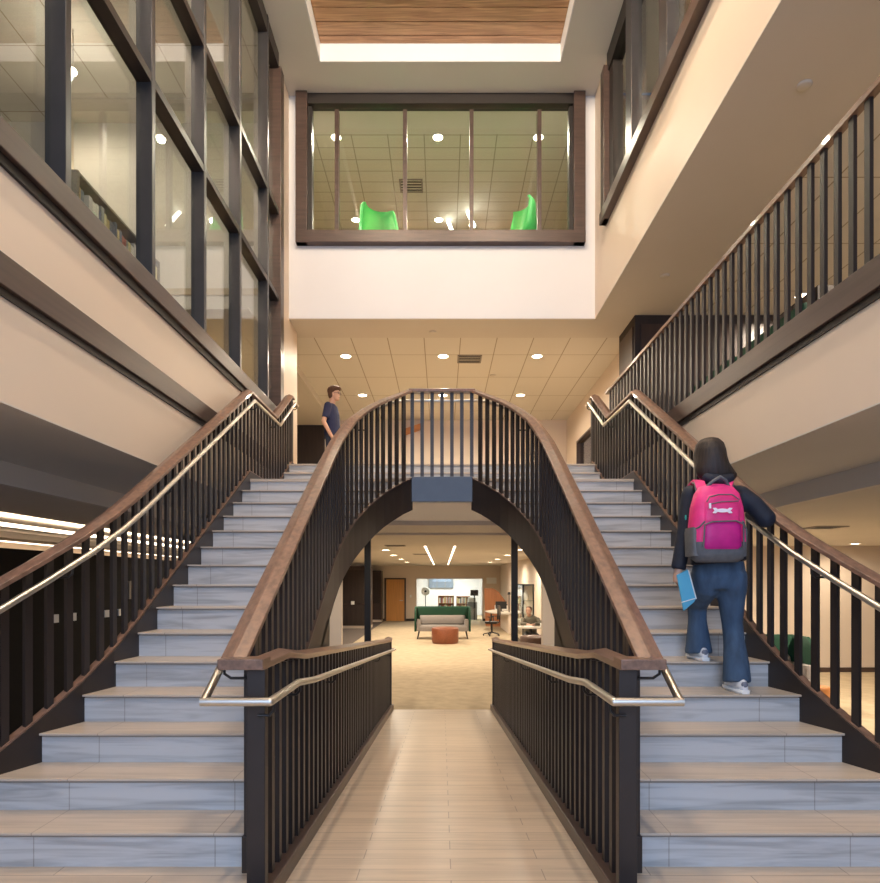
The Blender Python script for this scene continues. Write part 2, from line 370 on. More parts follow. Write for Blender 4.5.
struct('wall_upper_left_panel', MB().box(-6, -2.95, 15.5, 15.6, W(UF), W(3.9)), 'dark_wood')
wf = struct('window_2', MB().box(3.13, 3.31, 12.6, 12.66, W(UF), W(3.25)).box(3.13, 3.31, 14.39, 14.45, W(UF), W(3.25)).box(3.13, 3.31, 12.66, 14.39, W(3.2), W(3.25)).box(3.13, 3.31, 12.66, 14.39, W(2.45), W(2.5)), 'trim_brown')
obj('pane', MB().box(3.21, 3.22, 12.66, 14.39, W(UF), W(3.2)), 'glass_dark', wf)
struct('wall_side_room', MB().box(5.5, 5.6, 11, 15.6, W(UF), W(4.05)), 'grey_plastic')

# top ceiling with the timber recess
RX0, RX1, RY1 = -1.77, 1.72, 8.94
struct('ceiling', MB().box(-2.36, RX0, -3, ZB, W(CE), W(CE)+.04).box(RX1, 2.36, -3, ZB, W(CE), W(CE)+.04).box(RX0, RX1, RY1, ZB, W(CE), W(CE)+.04), 'paint_ceiling')
struct('ceiling_recess_reveal', MB().box(RX0, RX0+.015, -3, RY1, W(CE)-.001, W(7.80)).box(RX1-.015, RX1, -3, RY1, W(CE)-.001, W(7.80)).box(RX0, RX1, RY1-.015, RY1, W(CE)-.001, W(7.80)), 'paint_white')
struct('ceiling_recess_backing', MB().box(RX0, RX1, -3, RY1, W(7.76), W(7.80)), 'trim_dark')
B = MB(); y = RY1-.025
first = .12
while y > 4.5:
    B.box(RX0+.02, RX1-.02, y-first, y, W(7.736), W(7.76)); y -= first+.014; first = .2
struct('ceiling_timber', B, 'oak')

# back window (looks into the top room)
def window(name, mb, m): return struct(name, mb, m, .006)
x0, x1, z0, z1 = -2.235, 2.19, W(5.165), W(7.49)
f = window('window_3', MB().box(x0, x0+.175, ZB-.11, ZB+.02, z0, W(CE)).box(x1-.175, x1, ZB-.11, ZB+.02, z0, W(CE)), 'trim_brown')
obj('window_sill', MB().box(x0, x1, ZB-.12, ZB+.02, z0, z0+.19), 'trim_brown', f, .01)
obj('window_head', MB().box(x0+.175, x1-.175, ZB-.06, ZB+.1, W(7.32), W(CE)), 'trim_dark', f)
for xx in (-1.62, -.57, .455, 1.50):
    obj('mullion', MB().box(xx-.03, xx+.03, ZB-.03, ZB+.08, z0+.19, W(7.25)), 'trim_brown', f)
obj('window_edge', MB().box(x0+.175, x0+.235, ZB-.03, ZB+.1, z0+.19, W(7.3)).box(x1-.235, x1-.175, ZB-.03, ZB+.1, z0+.19, W(7.3)), 'trim_dark', f)
obj('pane', MB().box(x0+.2, x1-.2, ZB+.02, ZB+.03, z0+.15, W(7.3)), 'glass', f)
# the top room behind it
F2 = 4.75
struct('floor_top_room', MB().box(-6, 6, ZB+.5, 17, W(F2)-.1, W(F2)), 'carpet')
struct('ceiling_top_room', MB().box(-6, 6, ZB+.04, 10.35, W(CE-.02), W(CE+.04)), 'paint_soffit')
struct('ceiling_top_room_tiles', MB().box(-6, 6, 10.35, 17, W(CE-.02), W(CE+.04)), 'ceiling_tile_fine')
struct('wall_top_room', MB().box(-6, 6, 16.9, 17, W(F2), W(CE)).box(-6.1, -6, ZB, 17, W(F2), W(CE)).box(6, 6.1, ZB, 17, W(F2), W(CE)), 'paint_cream_warmed')

# left glazed wall
XL = -2.36
MZ = [2.3, 3.46, 4.47, 5.60, 6.70, 7.76]   # computed below from the picture
def zx(px): return XL*F/(px-442)
mull = [(zx(47)-1.15, .12), (zx(50), .16), (zx(136), .16), (zx(191), .16), (zx(229), .15), (zx(259.5), .14)]
f = window('window_4', MB().box(-2.46, -2.275, 8.76, 8.93, W(2.2), W(7.28)), 'trim_brown')
obj('window_sill', MB().box(-2.47, -2.28, -3, 8.9, W(2.25), W(2.41)), 'trim_brown', f, .006)
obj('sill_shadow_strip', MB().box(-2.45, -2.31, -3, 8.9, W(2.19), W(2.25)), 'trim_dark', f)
for zc in (8.18, 7.06, 6.0, 4.92, 3.79, 2.7, 1.6):
    obj('mullion', MB().box(-2.43, -2.30, zc, zc+.06, W(2.4), W(CE)), 'mullion_metal', f, .004)
for hz, th in ((3.98, .07), (5.2, .07), (7.27, .21)):
    obj('transom', MB().box(-2.425, -2.305, -3, 8.76, W(hz)-.02, W(hz)+th-.02), 'bronze_metal', f)
obj('pane', MB().box(-2.40, -2.392, -3, 8.76, W(2.4), W(CE)), 'glass', f)
struct('wall_left_room', MB().box(-9, -8.9, -3, 16, W(UF), W(7.6)).box(-8.9, -2.5, 10.1, 10.2, W(3.95), W(7.6)), 'paint_soffit')
struct('ceiling_left_room', MB().box(-9, -2.5, -3, 10.1, W(CE), W(CE)+.05), 'ceiling_tile')
# right upper window
f = window('window_5', MB().box(2.28, 2.40, 8.74, 8.92, W(5.11), W(7.28)), 'trim_brown')
obj('window_sill', MB().box(2.26, 2.5, -3, 8.92, W(5.11), W(5.27)), 'trim_brown', f, .006)
for zc in (7.75, 6.55, 5.35, 4.15):
    obj('mullion', MB().box(2.33, 2.46, zc-.12, zc+.12, W(5.2), W(CE)), 'mullion_metal', f, .004)
obj('window_head', MB().box(2.34, 2.5, -3, 8.8, W(7.2), W(CE)), 'trim_dark', f)
obj('window_edge', MB().box(2.36, 2.5, 8.55, 8.76, W(5.2), W(CE)), 'trim_dark', f)
obj('pane', MB().box(2.42, 2.43, -3, 8.6, W(5.2), W(CE)), 'glass', f)
struct('wall_right_room', MB().box(6, 6.1, -3, 9.5, W(F2), W(7.6)).box(2.5, 6, -3, 9.5, W(F2)-.1, W(F2)), 'grey_plastic')
struct('ceiling_right_room', MB().box(2.5, 6, -3, 9.5, W(CE), W(CE)+.05), 'paint_ceiling')

# ------------------------------------------------------------------ the stairs
def nos(i):                    # nosing i: depth, height above the eye
    return (2.63+.28*i, -E+.165*i)
def xin(y):                    # inner edge of the flights
    pts = [(0, .90), (5.1, .90), (5.3, .893), (5.52, .872), (5.75, .825), (5.97, .762), (6.17, .69), (6.35, .605), (6.5, .51), (6.62, .425), (6.72, .33)]
    if y >= 6.72: return .33
    for (a, b), (c, d) in zip(pts, pts[1:]):
        if a <= y <= c: return b+(d-b)*(y-a)/(c-a)
def xout(y):
    pts = [(0, 2.75), (2.7, 2.53), (3.0, 2.41), (3.2, 2.33), (3.47, 2.24), (3.75, 2.16), (4.03, 2.115), (4.3, 2.10), (20, 2.10)]
    for (a, b), (c, d) in zip(pts, pts[1:]):
        if a <= y <= c: return b+(d-b)*(y-a)/(c-a)
def base_h(y): return -2.848+.589*y          # stringer top line, above the eye
def cap_h(y):
    pts = [(5.1, 1.084), (5.52, 1.35), (5.77, 1.53), (6.12, 1.735), (6.31, 1.84), (6.5, 1.945), (6.62, 2.015), (6.72, 2.085)]
    if y <= 5.1: return -1.92+.589*y
    for (a, b), (c, d) in zip(pts, pts[1:]):
        if a <= y <= c: return b+(d-b)*(y-a)/(c-a)
    return 2.085
def flight(sg, side):
    t = thing('staircase', 'wide pale stone flight rising on the %s of the central ramp' % side, 'stairs', (sg*1.5, 4.8, 0))
    for i in range(1, 16):
        z, h = nos(i); z2 = nos(i+1)[0] if i < 15 else 6.9
        if i < 15:
            ys = [z, (z+z2)/2+.01, z2+.03]
            poly = [(sg*(xin(y)), y) for y in ys]+[(sg*(xout(y)+.02), y) for y in reversed(ys)]
            obj('tread', MB().prism(poly, 'z', W(h)-.012, W(h)), 'tile_tread', t, .002)
            obj('nosing_strip', MB().box(sg*xin(z), sg*xout(z), z+.004, z+.03, W(h)-.020, W(h)-.012), 'vent_grey', t)
        # riser
        poly = [(sg*(xin(z+.02)), z+.018), (sg*(xin(z+.04)), z+.04), (sg*(xout(z+.02)+.02), z+.04), (sg*(xout(z+.02)+.02), z+.018)]
        obj('riser', MB().prism(poly, 'z', W(h-.165), W(h)-.022), 'tile_riser', t)
    # plaster underside following the pitch
    B = MB(); ys = [2.95, 3.6, 4.3, 5.1, 5.5, 5.8, 6.1, 6.35, 6.55, 6.84]
    R = []
    for y in ys:
        a, b = sg*(xin(y)+.01), sg*2.1; h = W(max(base_h(y)-.30, FL+.01)); R.append([(a, y, h), (b, y, h), (b, y, h+.02), (a, y, h+.02)])
    B.rings(R, sm=False); obj('underside', B, 'paint_white', t)
    return t
flight(-1, 'left'); flight(1, 'right')
t = thing('stair_landing', 'pale stone landing joining both flights behind the small bridge', 'landing', (0, 7.4, W(1.0)))
poly = [(-2.12, 6.83), (-.62, 6.83), (-.33, 6.73), (.33, 6.73), (.62, 6.83), (2.12, 6.83), (2.12, 8.04), (-2.12, 8.04)]
obj('slab', MB().prism(poly, 'z', W(1.126)-.03, W(1.126)), 'tile_tread', t)
obj('fascia', MB().box(-.33, .33, 6.70, 6.735, W(.855), W(1.13)), 'mullion_metal', t, .004)
obj('slab_core', MB().box(-2.1, 2.1, 6.87, 8.04, W(.90), W(1.126)-.03), 'paint_white', t)
obj('slab_nose', MB().prism([(-.33, 6.735), (.33, 6.735), (.60, 6.87), (-.60, 6.87)], 'z', W(.865), W(1.095)), 'paint_white', t)
t = thing('landing_steps', 'short run of three pale steps from the landing to the upper floor', 'stairs', (0, 8.3, W(1.126)))
for i, (z, h) in enumerate([(8.02, 1.291), (8.30, 1.456), (8.58, 1.621)]):
    obj('riser', MB().box(-2.12, 2.12, z+.018, z+.04, W(h-.165), W(h)-.022), 'tile_riser', t)
    obj('tread', MB().box(-2.12, 2.12, z, z+.31 if i < 2 else 8.75, W(h)-.022, W(h)+(.001 if i == 2 else 0)), 'tile_tread', t, .003)

# ------------------------------------------------------------------ guards
CAP = [(-.057, -.020), (-.006, 0), (.006, 0), (.057, -.020), (.057, -.048), (-.057, -.048)]
def baluster_mesh(h, slope, along):
    """flat bar .038 along the run and .02 across, ends cut to the slope"""
    a, b = (.022, .011) if along == 'y' else (.019, .010); dz = a*slope
    v = []
    for zz in (0, h):
        for s1, s2 in ((-1, -1), (1, -1), (1, 1), (-1, 1)):
            if along == 'y': v.append((s1*b, s2*a, zz+s2*dz))
            else: v.append((s1*a, s2*b, zz+s1*dz))
    me = bpy.data.meshes.new('baluster')
    me.from_pydata(v, [], [(3, 2, 1, 0), (4, 5, 6, 7), (0, 1, 5, 4), (1, 2, 6, 5), (2, 3, 7, 6), (3, 0, 4, 7)])
    me.materials.append(MATS['bronze_metal']); return me
def put(me, x, y, z, parent, rz=0):
    o = bpy.data.objects.new('baluster', me); COL.objects.link(o); o.parent = parent
    o.location = Vector((x, y, z))-ORG[parent.name]; o.rotation_euler = (0, 0, rz); return o
def bracket(rail, pts):
    obj('bracket', MB().tube(pts, .007, 8), 'black_metal', rail)

def inner_guard(sg, side):
    t = thing('stair_guard', 'dark balustrade with wooden rail curving up the inner edge of the %s flight' % side, 'railing', (sg*.9, 2.9, 0))
    ys = [2.70, 3.5, 4.3, 5.1, 5.3, 5.45, 5.6, 5.75, 5.9, 6.05, 6.2, 6.35, 6.5, 6.62, 6.72]
    P = [(sg*(xin(y)+.015), y, W(cap_h(y))) for y in ys]
    obj('handrail', MB().sweep(P, CAP), 'wood_cap', t, .003)
    # stringer: curved steel band
    R = []
    for y in [2.95, 3.3, 3.8, 4.4, 5.1, 5.3, 5.45, 5.6, 5.75, 5.9, 6.05, 6.2, 6.35, 6.5, 6.62, 6.72]:
        h = base_h(y); hb = max(h-.34, FL); a = sg*(xin(y)-.012); b = sg*(xin(y)+.012)
        R.append([(a, y, W(hb)), (b, y, W(hb)), (b, y, W(h)), (a, y, W(h))])
    obj('stringer', MB().rings(R, sm=False), 'bronze_metal', t)
    R = [[(sg*(xin(y)-.022), y, W(base_h(y))), (sg*(xin(y)+.022), y, W(base_h(y))), (sg*(xin(y)+.022), y, W(base_h(y))+.012), (sg*(xin(y)-.022), y, W(base_h(y))+.012)] for y in [2.95, 4, 5.1, 5.45, 5.75, 6.05, 6.35, 6.62, 6.72]]
    obj('bottom_rail', MB().rings(R, sm=False), 'trim_brown', t)
    R = []
    for y in (2.95, 3.4, 3.9, 4.4, 4.9):
        R.append([(sg*.888, y, W(FL)), (sg*.908, y, W(FL)), (sg*.908, y, W(base_h(y)-.30)), (sg*.888, y, W(base_h(y)-.30))])
    obj('side_panel', MB().rings(R, sm=False), 'bronze_metal', t)
    obj('newel_post', MB().box(sg*.865, sg*.918, 2.87, 2.925, 0, W(cap_h(2.89))-.04), 'bronze_metal', t, .003)
    obj('newel_shoe', MB().box(sg*.858, sg*.925, 2.86, 2.935, 0, .17), 'bronze_metal', t, .003)
    me = {}
    y = 3.03
    s_prev = None
    while y < 6.66:
        x = sg*xin(y); dx = (xin(y+.02)-xin(y-.02))/.04
        rz = math.atan2(-sg*dx, 1)
        hh = W(cap_h(y))-.04-W(base_h(y))
        k = round(hh, 2)
        if k not in me: me[k] = baluster_mesh(k, .589*math.cos(rz), 'y')
        put(me[k], x, y, W(base_h(y)), t, rz)
        y += .112*math.cos(rz)
    # steel handrail on the stair side
    P = [(sg*(xin(y)+.10), y, W(cap_h(y)-.115+ (0 if y > 3 else 0))) for y in [2.62, 3.5, 4.3, 5.1, 5.45, 5.75, 6.05, 6.35, 6.62, 6.80]]
    P[0] = (sg*1.0, 2.60, W(-.507)); P[1] = (sg*1.0, 3.3, W(-.10))
    rl = obj('grab_rail', MB().tube(P, .018, 12), 'steel', t)
    for y in (2.85, 3.9, 5.0, 6.0):
        x = xin(y); z = W(cap_h(y)-.14)
        bracket(rl, [(sg*(x+.10), y, z), (sg*(x+.10), y, z-.045), (sg*(x+.07), y, z-.065), (sg*x, y, z-.065)])
    return t
inner_guard(-1, 'left'); inner_guard(1, 'right')

# bridge guard
t = thing('bridge_guard', 'short straight balustrade of seven bars across the bridge above the arch', 'railing', (0, 6.715, W(1.13)))
obj('handrail', MB().sweep([(-.355, 6.715, W(2.085)), (.355, 6.715, W(2.085))], CAP), 'wood_cap', t, .003)
me = baluster_mesh(.92, 0, 'x')
for i in range(7): put(me, -.322+i*.1073, 6.715, W(1.13), t)
rl = obj('grab_rail', MB().tube([(-.50, 6.86, W(1.99)), (-.40, 6.83, W(1.985)), (.40, 6.83, W(1.985)), (.50, 6.86, W(1.99))], .018, 12), 'steel', t)
for s in (-1, 1): bracket(rl, [(s*.33, 6.83, W(1.985)), (s*.33, 6.83, W(1.93)), (s*.33, 6.72, W(1.92))])

def ramp_guard(sg, side):
    t = thing('ramp_guard', 'long dark balustrade with wooden cap and steel rail along the %s edge of the ramp' % side, 'railing', (sg*.8, 6, -.3))
    def top(y): return -(1.195+.082*y)+1.09
    P = [(sg*.82, 2.665, W(-.335)), (sg*.82, 3.12, W(-.338)), (sg*.82, 3.5, W(top(3.5))), (sg*.82, 9.42, W(top(9.42))), (sg*.82, 9.52, W(top(9.5)+.03))]
    obj('handrail', MB().sweep(P, CAP), 'wood_cap', t, .003)
    obj('newel_cap', MB().box(sg*.762, sg*.958, 2.64, 2.76, W(-.38), W(-.334)), 'wood_cap', t, .004)
    obj('newel_post', MB().box(sg*.765, sg*.845, 2.68, 2.73, -.12, W(-.38)), 'bronze_metal', t, .003)
    obj('end_post', MB().box(sg*.77, sg*.81, 9.46, 9.50, W(FL), W(top(9.48))-.04), 'bronze_metal', t)
    # curb
    R = []
    for y in (1.88, 9.57):
        z = W(-(1.195+.082*y)); R.append([(sg*.745, y, z-.05), (sg*.86, y, z-.05), (sg*.86, y, z+.08), (sg*.745, y, z+.08)])
    obj('curb', MB().rings(R, sm=False), 'trim_brown', t, .006)
    y = 2.89; me = baluster_mesh(.97, -.082, 'y')
    while y < 9.4:
        z = W(-(1.195+.082*y))+.075
        put(me, sg*.797, y, z, t); y += .13
    P = [(sg*1.012, 2.60, W(-.507)), (sg*.722, 2.60, W(-.507)), (sg*.722, 3.12, W(-.51)), (sg*.722, 3.5, W(top(3.5)-.165)), (sg*.722, 9.5, W(top(9.5)-.165)), (sg*.76, 9.56, W(top(9.5)-.165)), (sg*.80, 9.52, W(top(9.5)-.165))]
    # sharp mitre at the front corner
    a = MB().tube(P[:2], .0185, 12); a.tube(P[1:], .0185, 12); a.ell(P[1], (.0185, .0185, .0185))
    rl = obj('grab_rail', a, 'steel', t)
    for y in (2.66, 3.15, 4.2, 5.6, 7.2, 8.8):
        z = W(-.507) if y < 3.3 else W(top(y)-.165)
        bracket(rl, [(sg*.722, y, z-.01), (sg*.722, y, z-.05), (sg*.74, y, z-.07), (sg*.79, y, z-.07)])
    return t
ramp_guard(-1, 'left'); ramp_guard(1, 'right')

def outer_guard(sg, side):
    t = thing('stair_guard', 'dark balustrade with wooden rail along the outer edge of the %s flight and landing' % side, 'railing', (sg*2.13, 4.8, 0))
    def X(y): return xout(y)+.045
    ys = [2.3, 2.6, 3.0, 3.2, 3.47, 3.75, 4.03, 4.3, 5, 6, 6.86]
    P = [(sg*(X(y)+.005), y, W(-1.92+.589*y)) for y in ys]+[(sg*2.15, 7.92, W(2.12)), (sg*2.15, 8.72, W(2.625)), (sg*2.15, 8.84, W(2.625))]
    obj('handrail', MB().sweep(P, CAP), 'wood_cap', t, .003)
    R = []; R2 = []
    def bh(y):
        if y <= 6.86: return base_h(y)+.02
        if y <= 7.95: return 1.20
        return min(1.20+(y-7.95)*.589, 1.68)
    for y in [2.3, 2.6, 3.0, 3.2, 3.47, 3.75, 4.03, 4.3, 5, 6, 6.86, 7.4, 7.95, 8.4, 8.77, 8.86]:
        a = sg*(X(y)-.03); b = sg*(X(y)-.004); h = bh(y); hb = max(h-.42, FL)
        R.append([(a, y, W(hb)), (b, y, W(hb)), (b, y, W(h)), (a, y, W(h))])
        R2.append([(sg*(X(y)-.022), y, W(h)), (sg*(X(y)+.022), y, W(h)), (sg*(X(y)+.022), y, W(h)+.012), (sg*(X(y)-.022), y, W(h)+.012)])
    obj('stringer', MB().rings(R, sm=False), 'bronze_metal', t)
    obj('bottom_rail', MB().rings(R2, sm=False), 'wood_cap', t)
    me = {}; y = 2.42
    while y < 8.8:
        top = (-1.92+.589*y) if y < 6.86 else (2.12 if y < 7.92 else min(2.625, 2.12+(y-7.92)*.631))
        sl = .589 if (y < 6.84 or 7.95 < y < 8.72) else 0
        hh = round(top-.04-bh(y), 2)
        if (hh, sl) not in me: me[(hh, sl)] = baluster_mesh(hh, sl, 'y')
        dx = (X(y+.05)-X(y-.05))/.1
        put(me[(hh, sl)], sg*X(y), y, W(bh(y)), t, math.atan2(-sg*dx, 1)); y += .127
    def hr(y): return -2.03+.589*y-.01
    P = [(sg*(X(y)-.085), y, W(hr(y))) for y in ys[:-1]]+[(sg*2.06, 6.82, W(1.98)), (sg*2.06, 7.9, W(1.985)), (sg*2.06, 8.72, W(2.50)), (sg*2.06, 8.86, W(2.50)), (sg*2.12, 8.92, W(2.50))]
    rl = obj('grab_rail', MB().tube(P, .018, 12), 'steel', t)
    for y in (2.9, 3.62, 4.7, 6.0, 6.9, 7.7, 8.8):
        z = W(hr(y)) if y < 6.8 else (W(1.98) if y < 8 else W(2.50))
        bracket(rl, [(sg*(X(y)-.085), y, z-.01), (sg*(X(y)-.085), y, z-.05), (sg*(X(y)-.06), y, z-.07), (sg*X(y), y, z-.07)])
    obj('end_post', MB().box(sg*2.125, sg*2.17, 8.80, 8.86, W(UF), W(2.60)), 'bronze_metal', t)
    return t
outer_guard(-1, 'left'); outer_guard(1, 'right')

t = thing('floor_guard', 'dark balustrade along the open edge of the upper floor on the right', 'railing', (2.33, 5, W(1.72)))
obj('handrail', MB().sweep([(2.345, 1.6, W(2.69)), (2.345, 8.8, W(2.69))], [(-.025, -.012), (-.018, 0), (.018, 0), (.025, -.012), (.025, -.045), (-.025, -.045)]), 'wood_cap', t)
y = 2.2; me = baluster_mesh(.93, 0, 'y')
while y < 8.75: put(me, 2.345, y, W(1.72), t); y += .134
tag(obj('floor_edge_curb', MB().box(2.335, 2.46, -3, 8.8, W(UF), W(1.72)), 'trim_brown'), 'low brown curb under the upper floor balustrade on the right', 'curb')

# ------------------------------------------------------------------ ceiling lights and fittings
def downlight(x, y, z, label, r=.085, e=0, group=None, em='lamp_warm', col=WARM, square=False):
    t = thing('ceiling_light', label, 'ceiling light', (x, y, z), group)
    n = 4 if square else 20
    obj('lens', MB().lathe((x, y, z), [(r*.8, -.006), (r*.8, -.001)], n), em, t)
    obj('trim_ring', MB().lathe((x, y, z), [(r, -.001), (r, -.008), (r*.82, -.010), (r*.82, -.001)], n), 'white_plastic', t)
    if e: spot((x, y, z-.03), e, col)
    return t
for j, (yy, rn) in enumerate(((11.16, 'front'), (13.5, 'back'))):
    for xx, cn in ((-1.73, 'left'), (.02, 'middle'), (1.71, 'right')):
        downlight(xx, yy, W(4.05), 'round downlight, %s one of the %s row in the ceiling above the upper floor' % (cn, rn), .11, 90)
for yy, rn, xs in ((10.42, 'front', (-1.78, -.07, 1.62)), (12.8, 'back', (-1.78, -.07))):
    for xx, cn in zip(xs, ('left', 'middle', 'right')):
        downlight(xx, yy, W(CE-.02), 'bright round downlight behind the back window, %s one of the %s row' % (cn, rn), .10, 110)
for xx, yy in ((-1.38, 15.2), (-1.42, 18.2), (-1.42, 21.5), (-1.42, 25)):
    downlight(xx, yy, W(.762), 'round downlight in the left row of the lower ceiling', .13, 210, 'left row of lower ceiling downlights')
for xx, yy in ((1.92, 15.0), (1.92, 18.2), (1.92, 21.5), (1.92, 25)):
    downlight(xx, yy, W(.762), 'round downlight in the right row of the lower ceiling', .13, 150, 'right row of lower ceiling downlights')
spot((0, 10.9, W(.74)), 80, WARM)
for xx, sd in ((-1.25, 'left'), (1.25, 'right')): downlight(xx, 7.9, W(.86), 'unseen downlight added under the landing to warm the wall behind, %s one' % sd, .08, 70)  # hidden pair added so the wall beyond the arch turns warm
spot((-4.2, 12, W(.74)), 80, WARM)
for xx, yy, lb in ((8.39, 12.6, 'farther round downlight over the lower right room'), (6.6, 8.6, 'nearer round downlight over the lower right room'), (5.0, 11.5, 'round downlight added behind the right stair to brighten the back wall')):
    downlight(xx, yy, W(.762), lb, .11, 60 if yy > 12 else 300)  # the one behind the stair is added to brighten the back wall
downlight(4.6, 6.0, W(4.05), 'round downlight over the right balcony beyond its balustrade', .1, 160)
downlight(5.1, 8.8, W(4.05), 'round downlight standing in for reflected light near the dark column, right balcony', .1, 160)  # lamp put where the bright dots are only a reflection
for xx, yy, lb in ((-5.6, 9.2, 'square light deep inside the room behind the left glass wall'), (-5.0, 6.4, 'square light nearer the left glass wall'), (-5.2, 3.0, 'square light over the front of the left glass room')):
    downlight(xx, yy, W(CE), lb, .16, 60, square=True, em='lamp_white')
for xa, ya, xb, yb, lb in ((-.37, 13.5, -.37, 29, 'left long slot light in the lower ceiling'), (.28, 13.5, .28, 29, 'right long slot light in the lower ceiling')):
    t = thing('slot_light', lb, 'ceiling light', (xa, 21, W(.762)))
    obj('lens', MB().box(xa-.02, xa+.02, ya, yb, W(.756), W(.762)), 'lamp_cove', t)
    obj('housing', MB().box(xa-.045, xa-.03, ya, yb, W(.752), W(.762)).box(xa+.03, xa+.045, ya, yb, W(.752), W(.762)), 'white_plastic', t)
for x, y, z, lb in ((.5, 11.3, 4.05, 'slotted air vent in the tiled ceiling above the bridge'), (-1.0, 13.3, .762, 'air vent in the lower ceiling left of the slot lights'), (5.4, 8.75, .762, 'air vent in the ceiling of the lower right room'), (1.95, 13.4, .762, 'air vent in the lower ceiling right of the slot lights'), (-.6, 17.5, .762, 'small air vent between the left downlights and slot lights'), (-.58, 11.7, CE-.02, 'square air vent in the ceiling behind the back window')):
    t = thing('air_vent', lb, 'vent', (x, y, W(z)))
    obj('vent_frame', MB().box(x-.22, x+.22, y-.2, y-.17, W(z)-.012, W(z)).box(x-.22, x+.22, y+.17, y+.2, W(z)-.012, W(z)).box(x-.22, x-.19, y-.17, y+.17, W(z)-.012, W(z)).box(x+.19, x+.22, y-.17, y+.17, W(z)-.012, W(z)), 'vent_grey', t)
    B = MB()
    for k in range(4): B.box(x-.19, x+.19, y-.13+k*.08, y-.10+k*.08, W(z)-.010, W(z)-.001)
    obj('louvre', B, 'black_plastic', t)
for x, y, z, lb in ((-.15, 10.05, 4.04, 'small round smoke detector on the soffit above the bridge'), (1.0, 12.2, 4.05, 'round smoke detector among the tiles beyond the bridge'), (2.95, 5.05, 4.04, 'round sprinkler cover on the right soffit near the camera'), (2.95, 8.2, 4.04, 'round sprinkler cover on the right soffit by the dark column')):
    tag(obj('smoke_detector', MB().lathe((x, y, W(z)), [(.06, -.001), (.06, -.008), (.045, -.014), (.01, -.016)]), 'paint_soffit', origin=(x, y, W(z))), lb, 'ceiling fitting')
for xx, yy, hh, lb in ((-5.0, 8.4, 6.9, 'glowing globe added to light the room behind the left glass wall, far end'), (-5.6, 5.2, 6.6, 'glowing globe added to light the left glass room, middle'), (-5.6, 2.0, 6.6, 'glowing globe added to light the left glass room, near end')):
    t = thing('added_globe', lb, 'lamp', (xx, yy, W(hh)))  # globes added to brighten the glass room; the far one marks a visible glint
    obj('globe', MB().ell((xx, yy, W(hh)), (.05, .05, .05), 14, 10), 'lamp_warm', t)
    obj('cord', MB().tube([(xx, yy, W(hh)+.05), (xx, yy, W(CE))], .006, 6), 'black_metal', t)
    l = bpy.data.lights.new('globe_fill', 'POINT'); l.energy = 55; l.color = (1, .88, .70); l.shadow_soft_size = .055
    o = bpy.data.objects.new('globe_fill', l); COL.objects.link(o); o.location = (xx, yy, W(hh))
# cove strips
t = thing('cove_light_strip', 'bright warm cove light strip nearer the stairs in the lower left ceiling', 'light strip', (-5.9, 9, W(.76)))
obj('lens', MB().box(-6.05, -5.75, -2.9, 21.9, W(.755), W(.77)), 'lamp_cove', t)
t = thing('cove_light_strip', 'farther warm cove light strip along the dark panelled wall', 'light strip', (-8.2, 9, W(.80)))
obj('lens', MB().box(-8.45, -8.15, -2.9, 21.9, W(.755), W(.77)), 'lamp_cove', t)

# ------------------------------------------------------------------ columns, cabinets
for x, sd in ((-1.232, 'left'), (1.202, 'right')):
    tag(obj('column', MB().box(x-.052, x+.052, 10.25, 10.35, W(FL), W(.80)), 'black_metal', origin=(x, 10.3, W(FL)), bevel=.004), 'slim black steel column on the %s under the arch' % sd, 'column')
t = thing('wood_column', 'large dark wood clad column behind the right balcony rail', 'column', (4.2, 9.8, W(UF)))
obj('shaft', MB().box(2.93, 5.5, 9.42, 10.25, W(UF), W(4.04)), 'dark_wood', t)
obj('panel', MB().box(3.02, 4.1, 9.40, 9.42, W(UF)+.1, W(3.9)).box(4.2, 5.4, 9.40, 9.42, W(UF)+.1, W(3.9)), 'cabinet_wood', t, .004)
obj('side_panel', MB().box(2.915, 2.93, 9.5, 10.17, W(UF)+.1, W(3.9)), 'cabinet_wood', t, .004)
t = thing('wall_cabinet', 'tall dark brown cabinet wall left of the black column with a white sticker', 'cabinet', (-3.7, 26, W(FL)))
obj('body', MB().box(-4.6, -2.98, 25.8, 26.6, W(FL)+.12, W(.62)), 'cabinet_wood', t)
obj('door', MB().box(-4.15, -3.02, 25.77, 25.8, W(FL)+1.05, W(.45)), 'dark_wood', t)
obj('drawer', MB().box(-4.15, -3.02, 25.77, 25.8, W(FL)+.16, W(FL)+1.0), 'dark_wood', t)
obj('plinth', MB().box(-4.6, -2.98, 25.82, 26.6, W(FL)+.006, W(FL)+.12), 'paint_cream_warmed', t)
obj('notice', MB().box(-3.78, -3.64, 25.76, 25.77, W(-.98), W(-.84)), 'paper', t)
t = thing('wall_cabinet', 'dark brown cabinet wall beside the orange wooden door', 'cabinet', (-3.3, 30, W(FL)))
obj('body', MB().box(-4.0, -2.92, 29.8, 30.6, W(FL)+.12, W(.50)), 'cabinet_wood', t)
obj('door', MB().box(-3.9, -2.96, 29.77, 29.8, W(FL)+.9, W(.42)), 'dark_wood', t)
obj('plinth', MB().box(-4.0, -2.92, 29.82, 30.6, W(FL)+.006, W(FL)+.12), 'paint_cream_warmed', t)
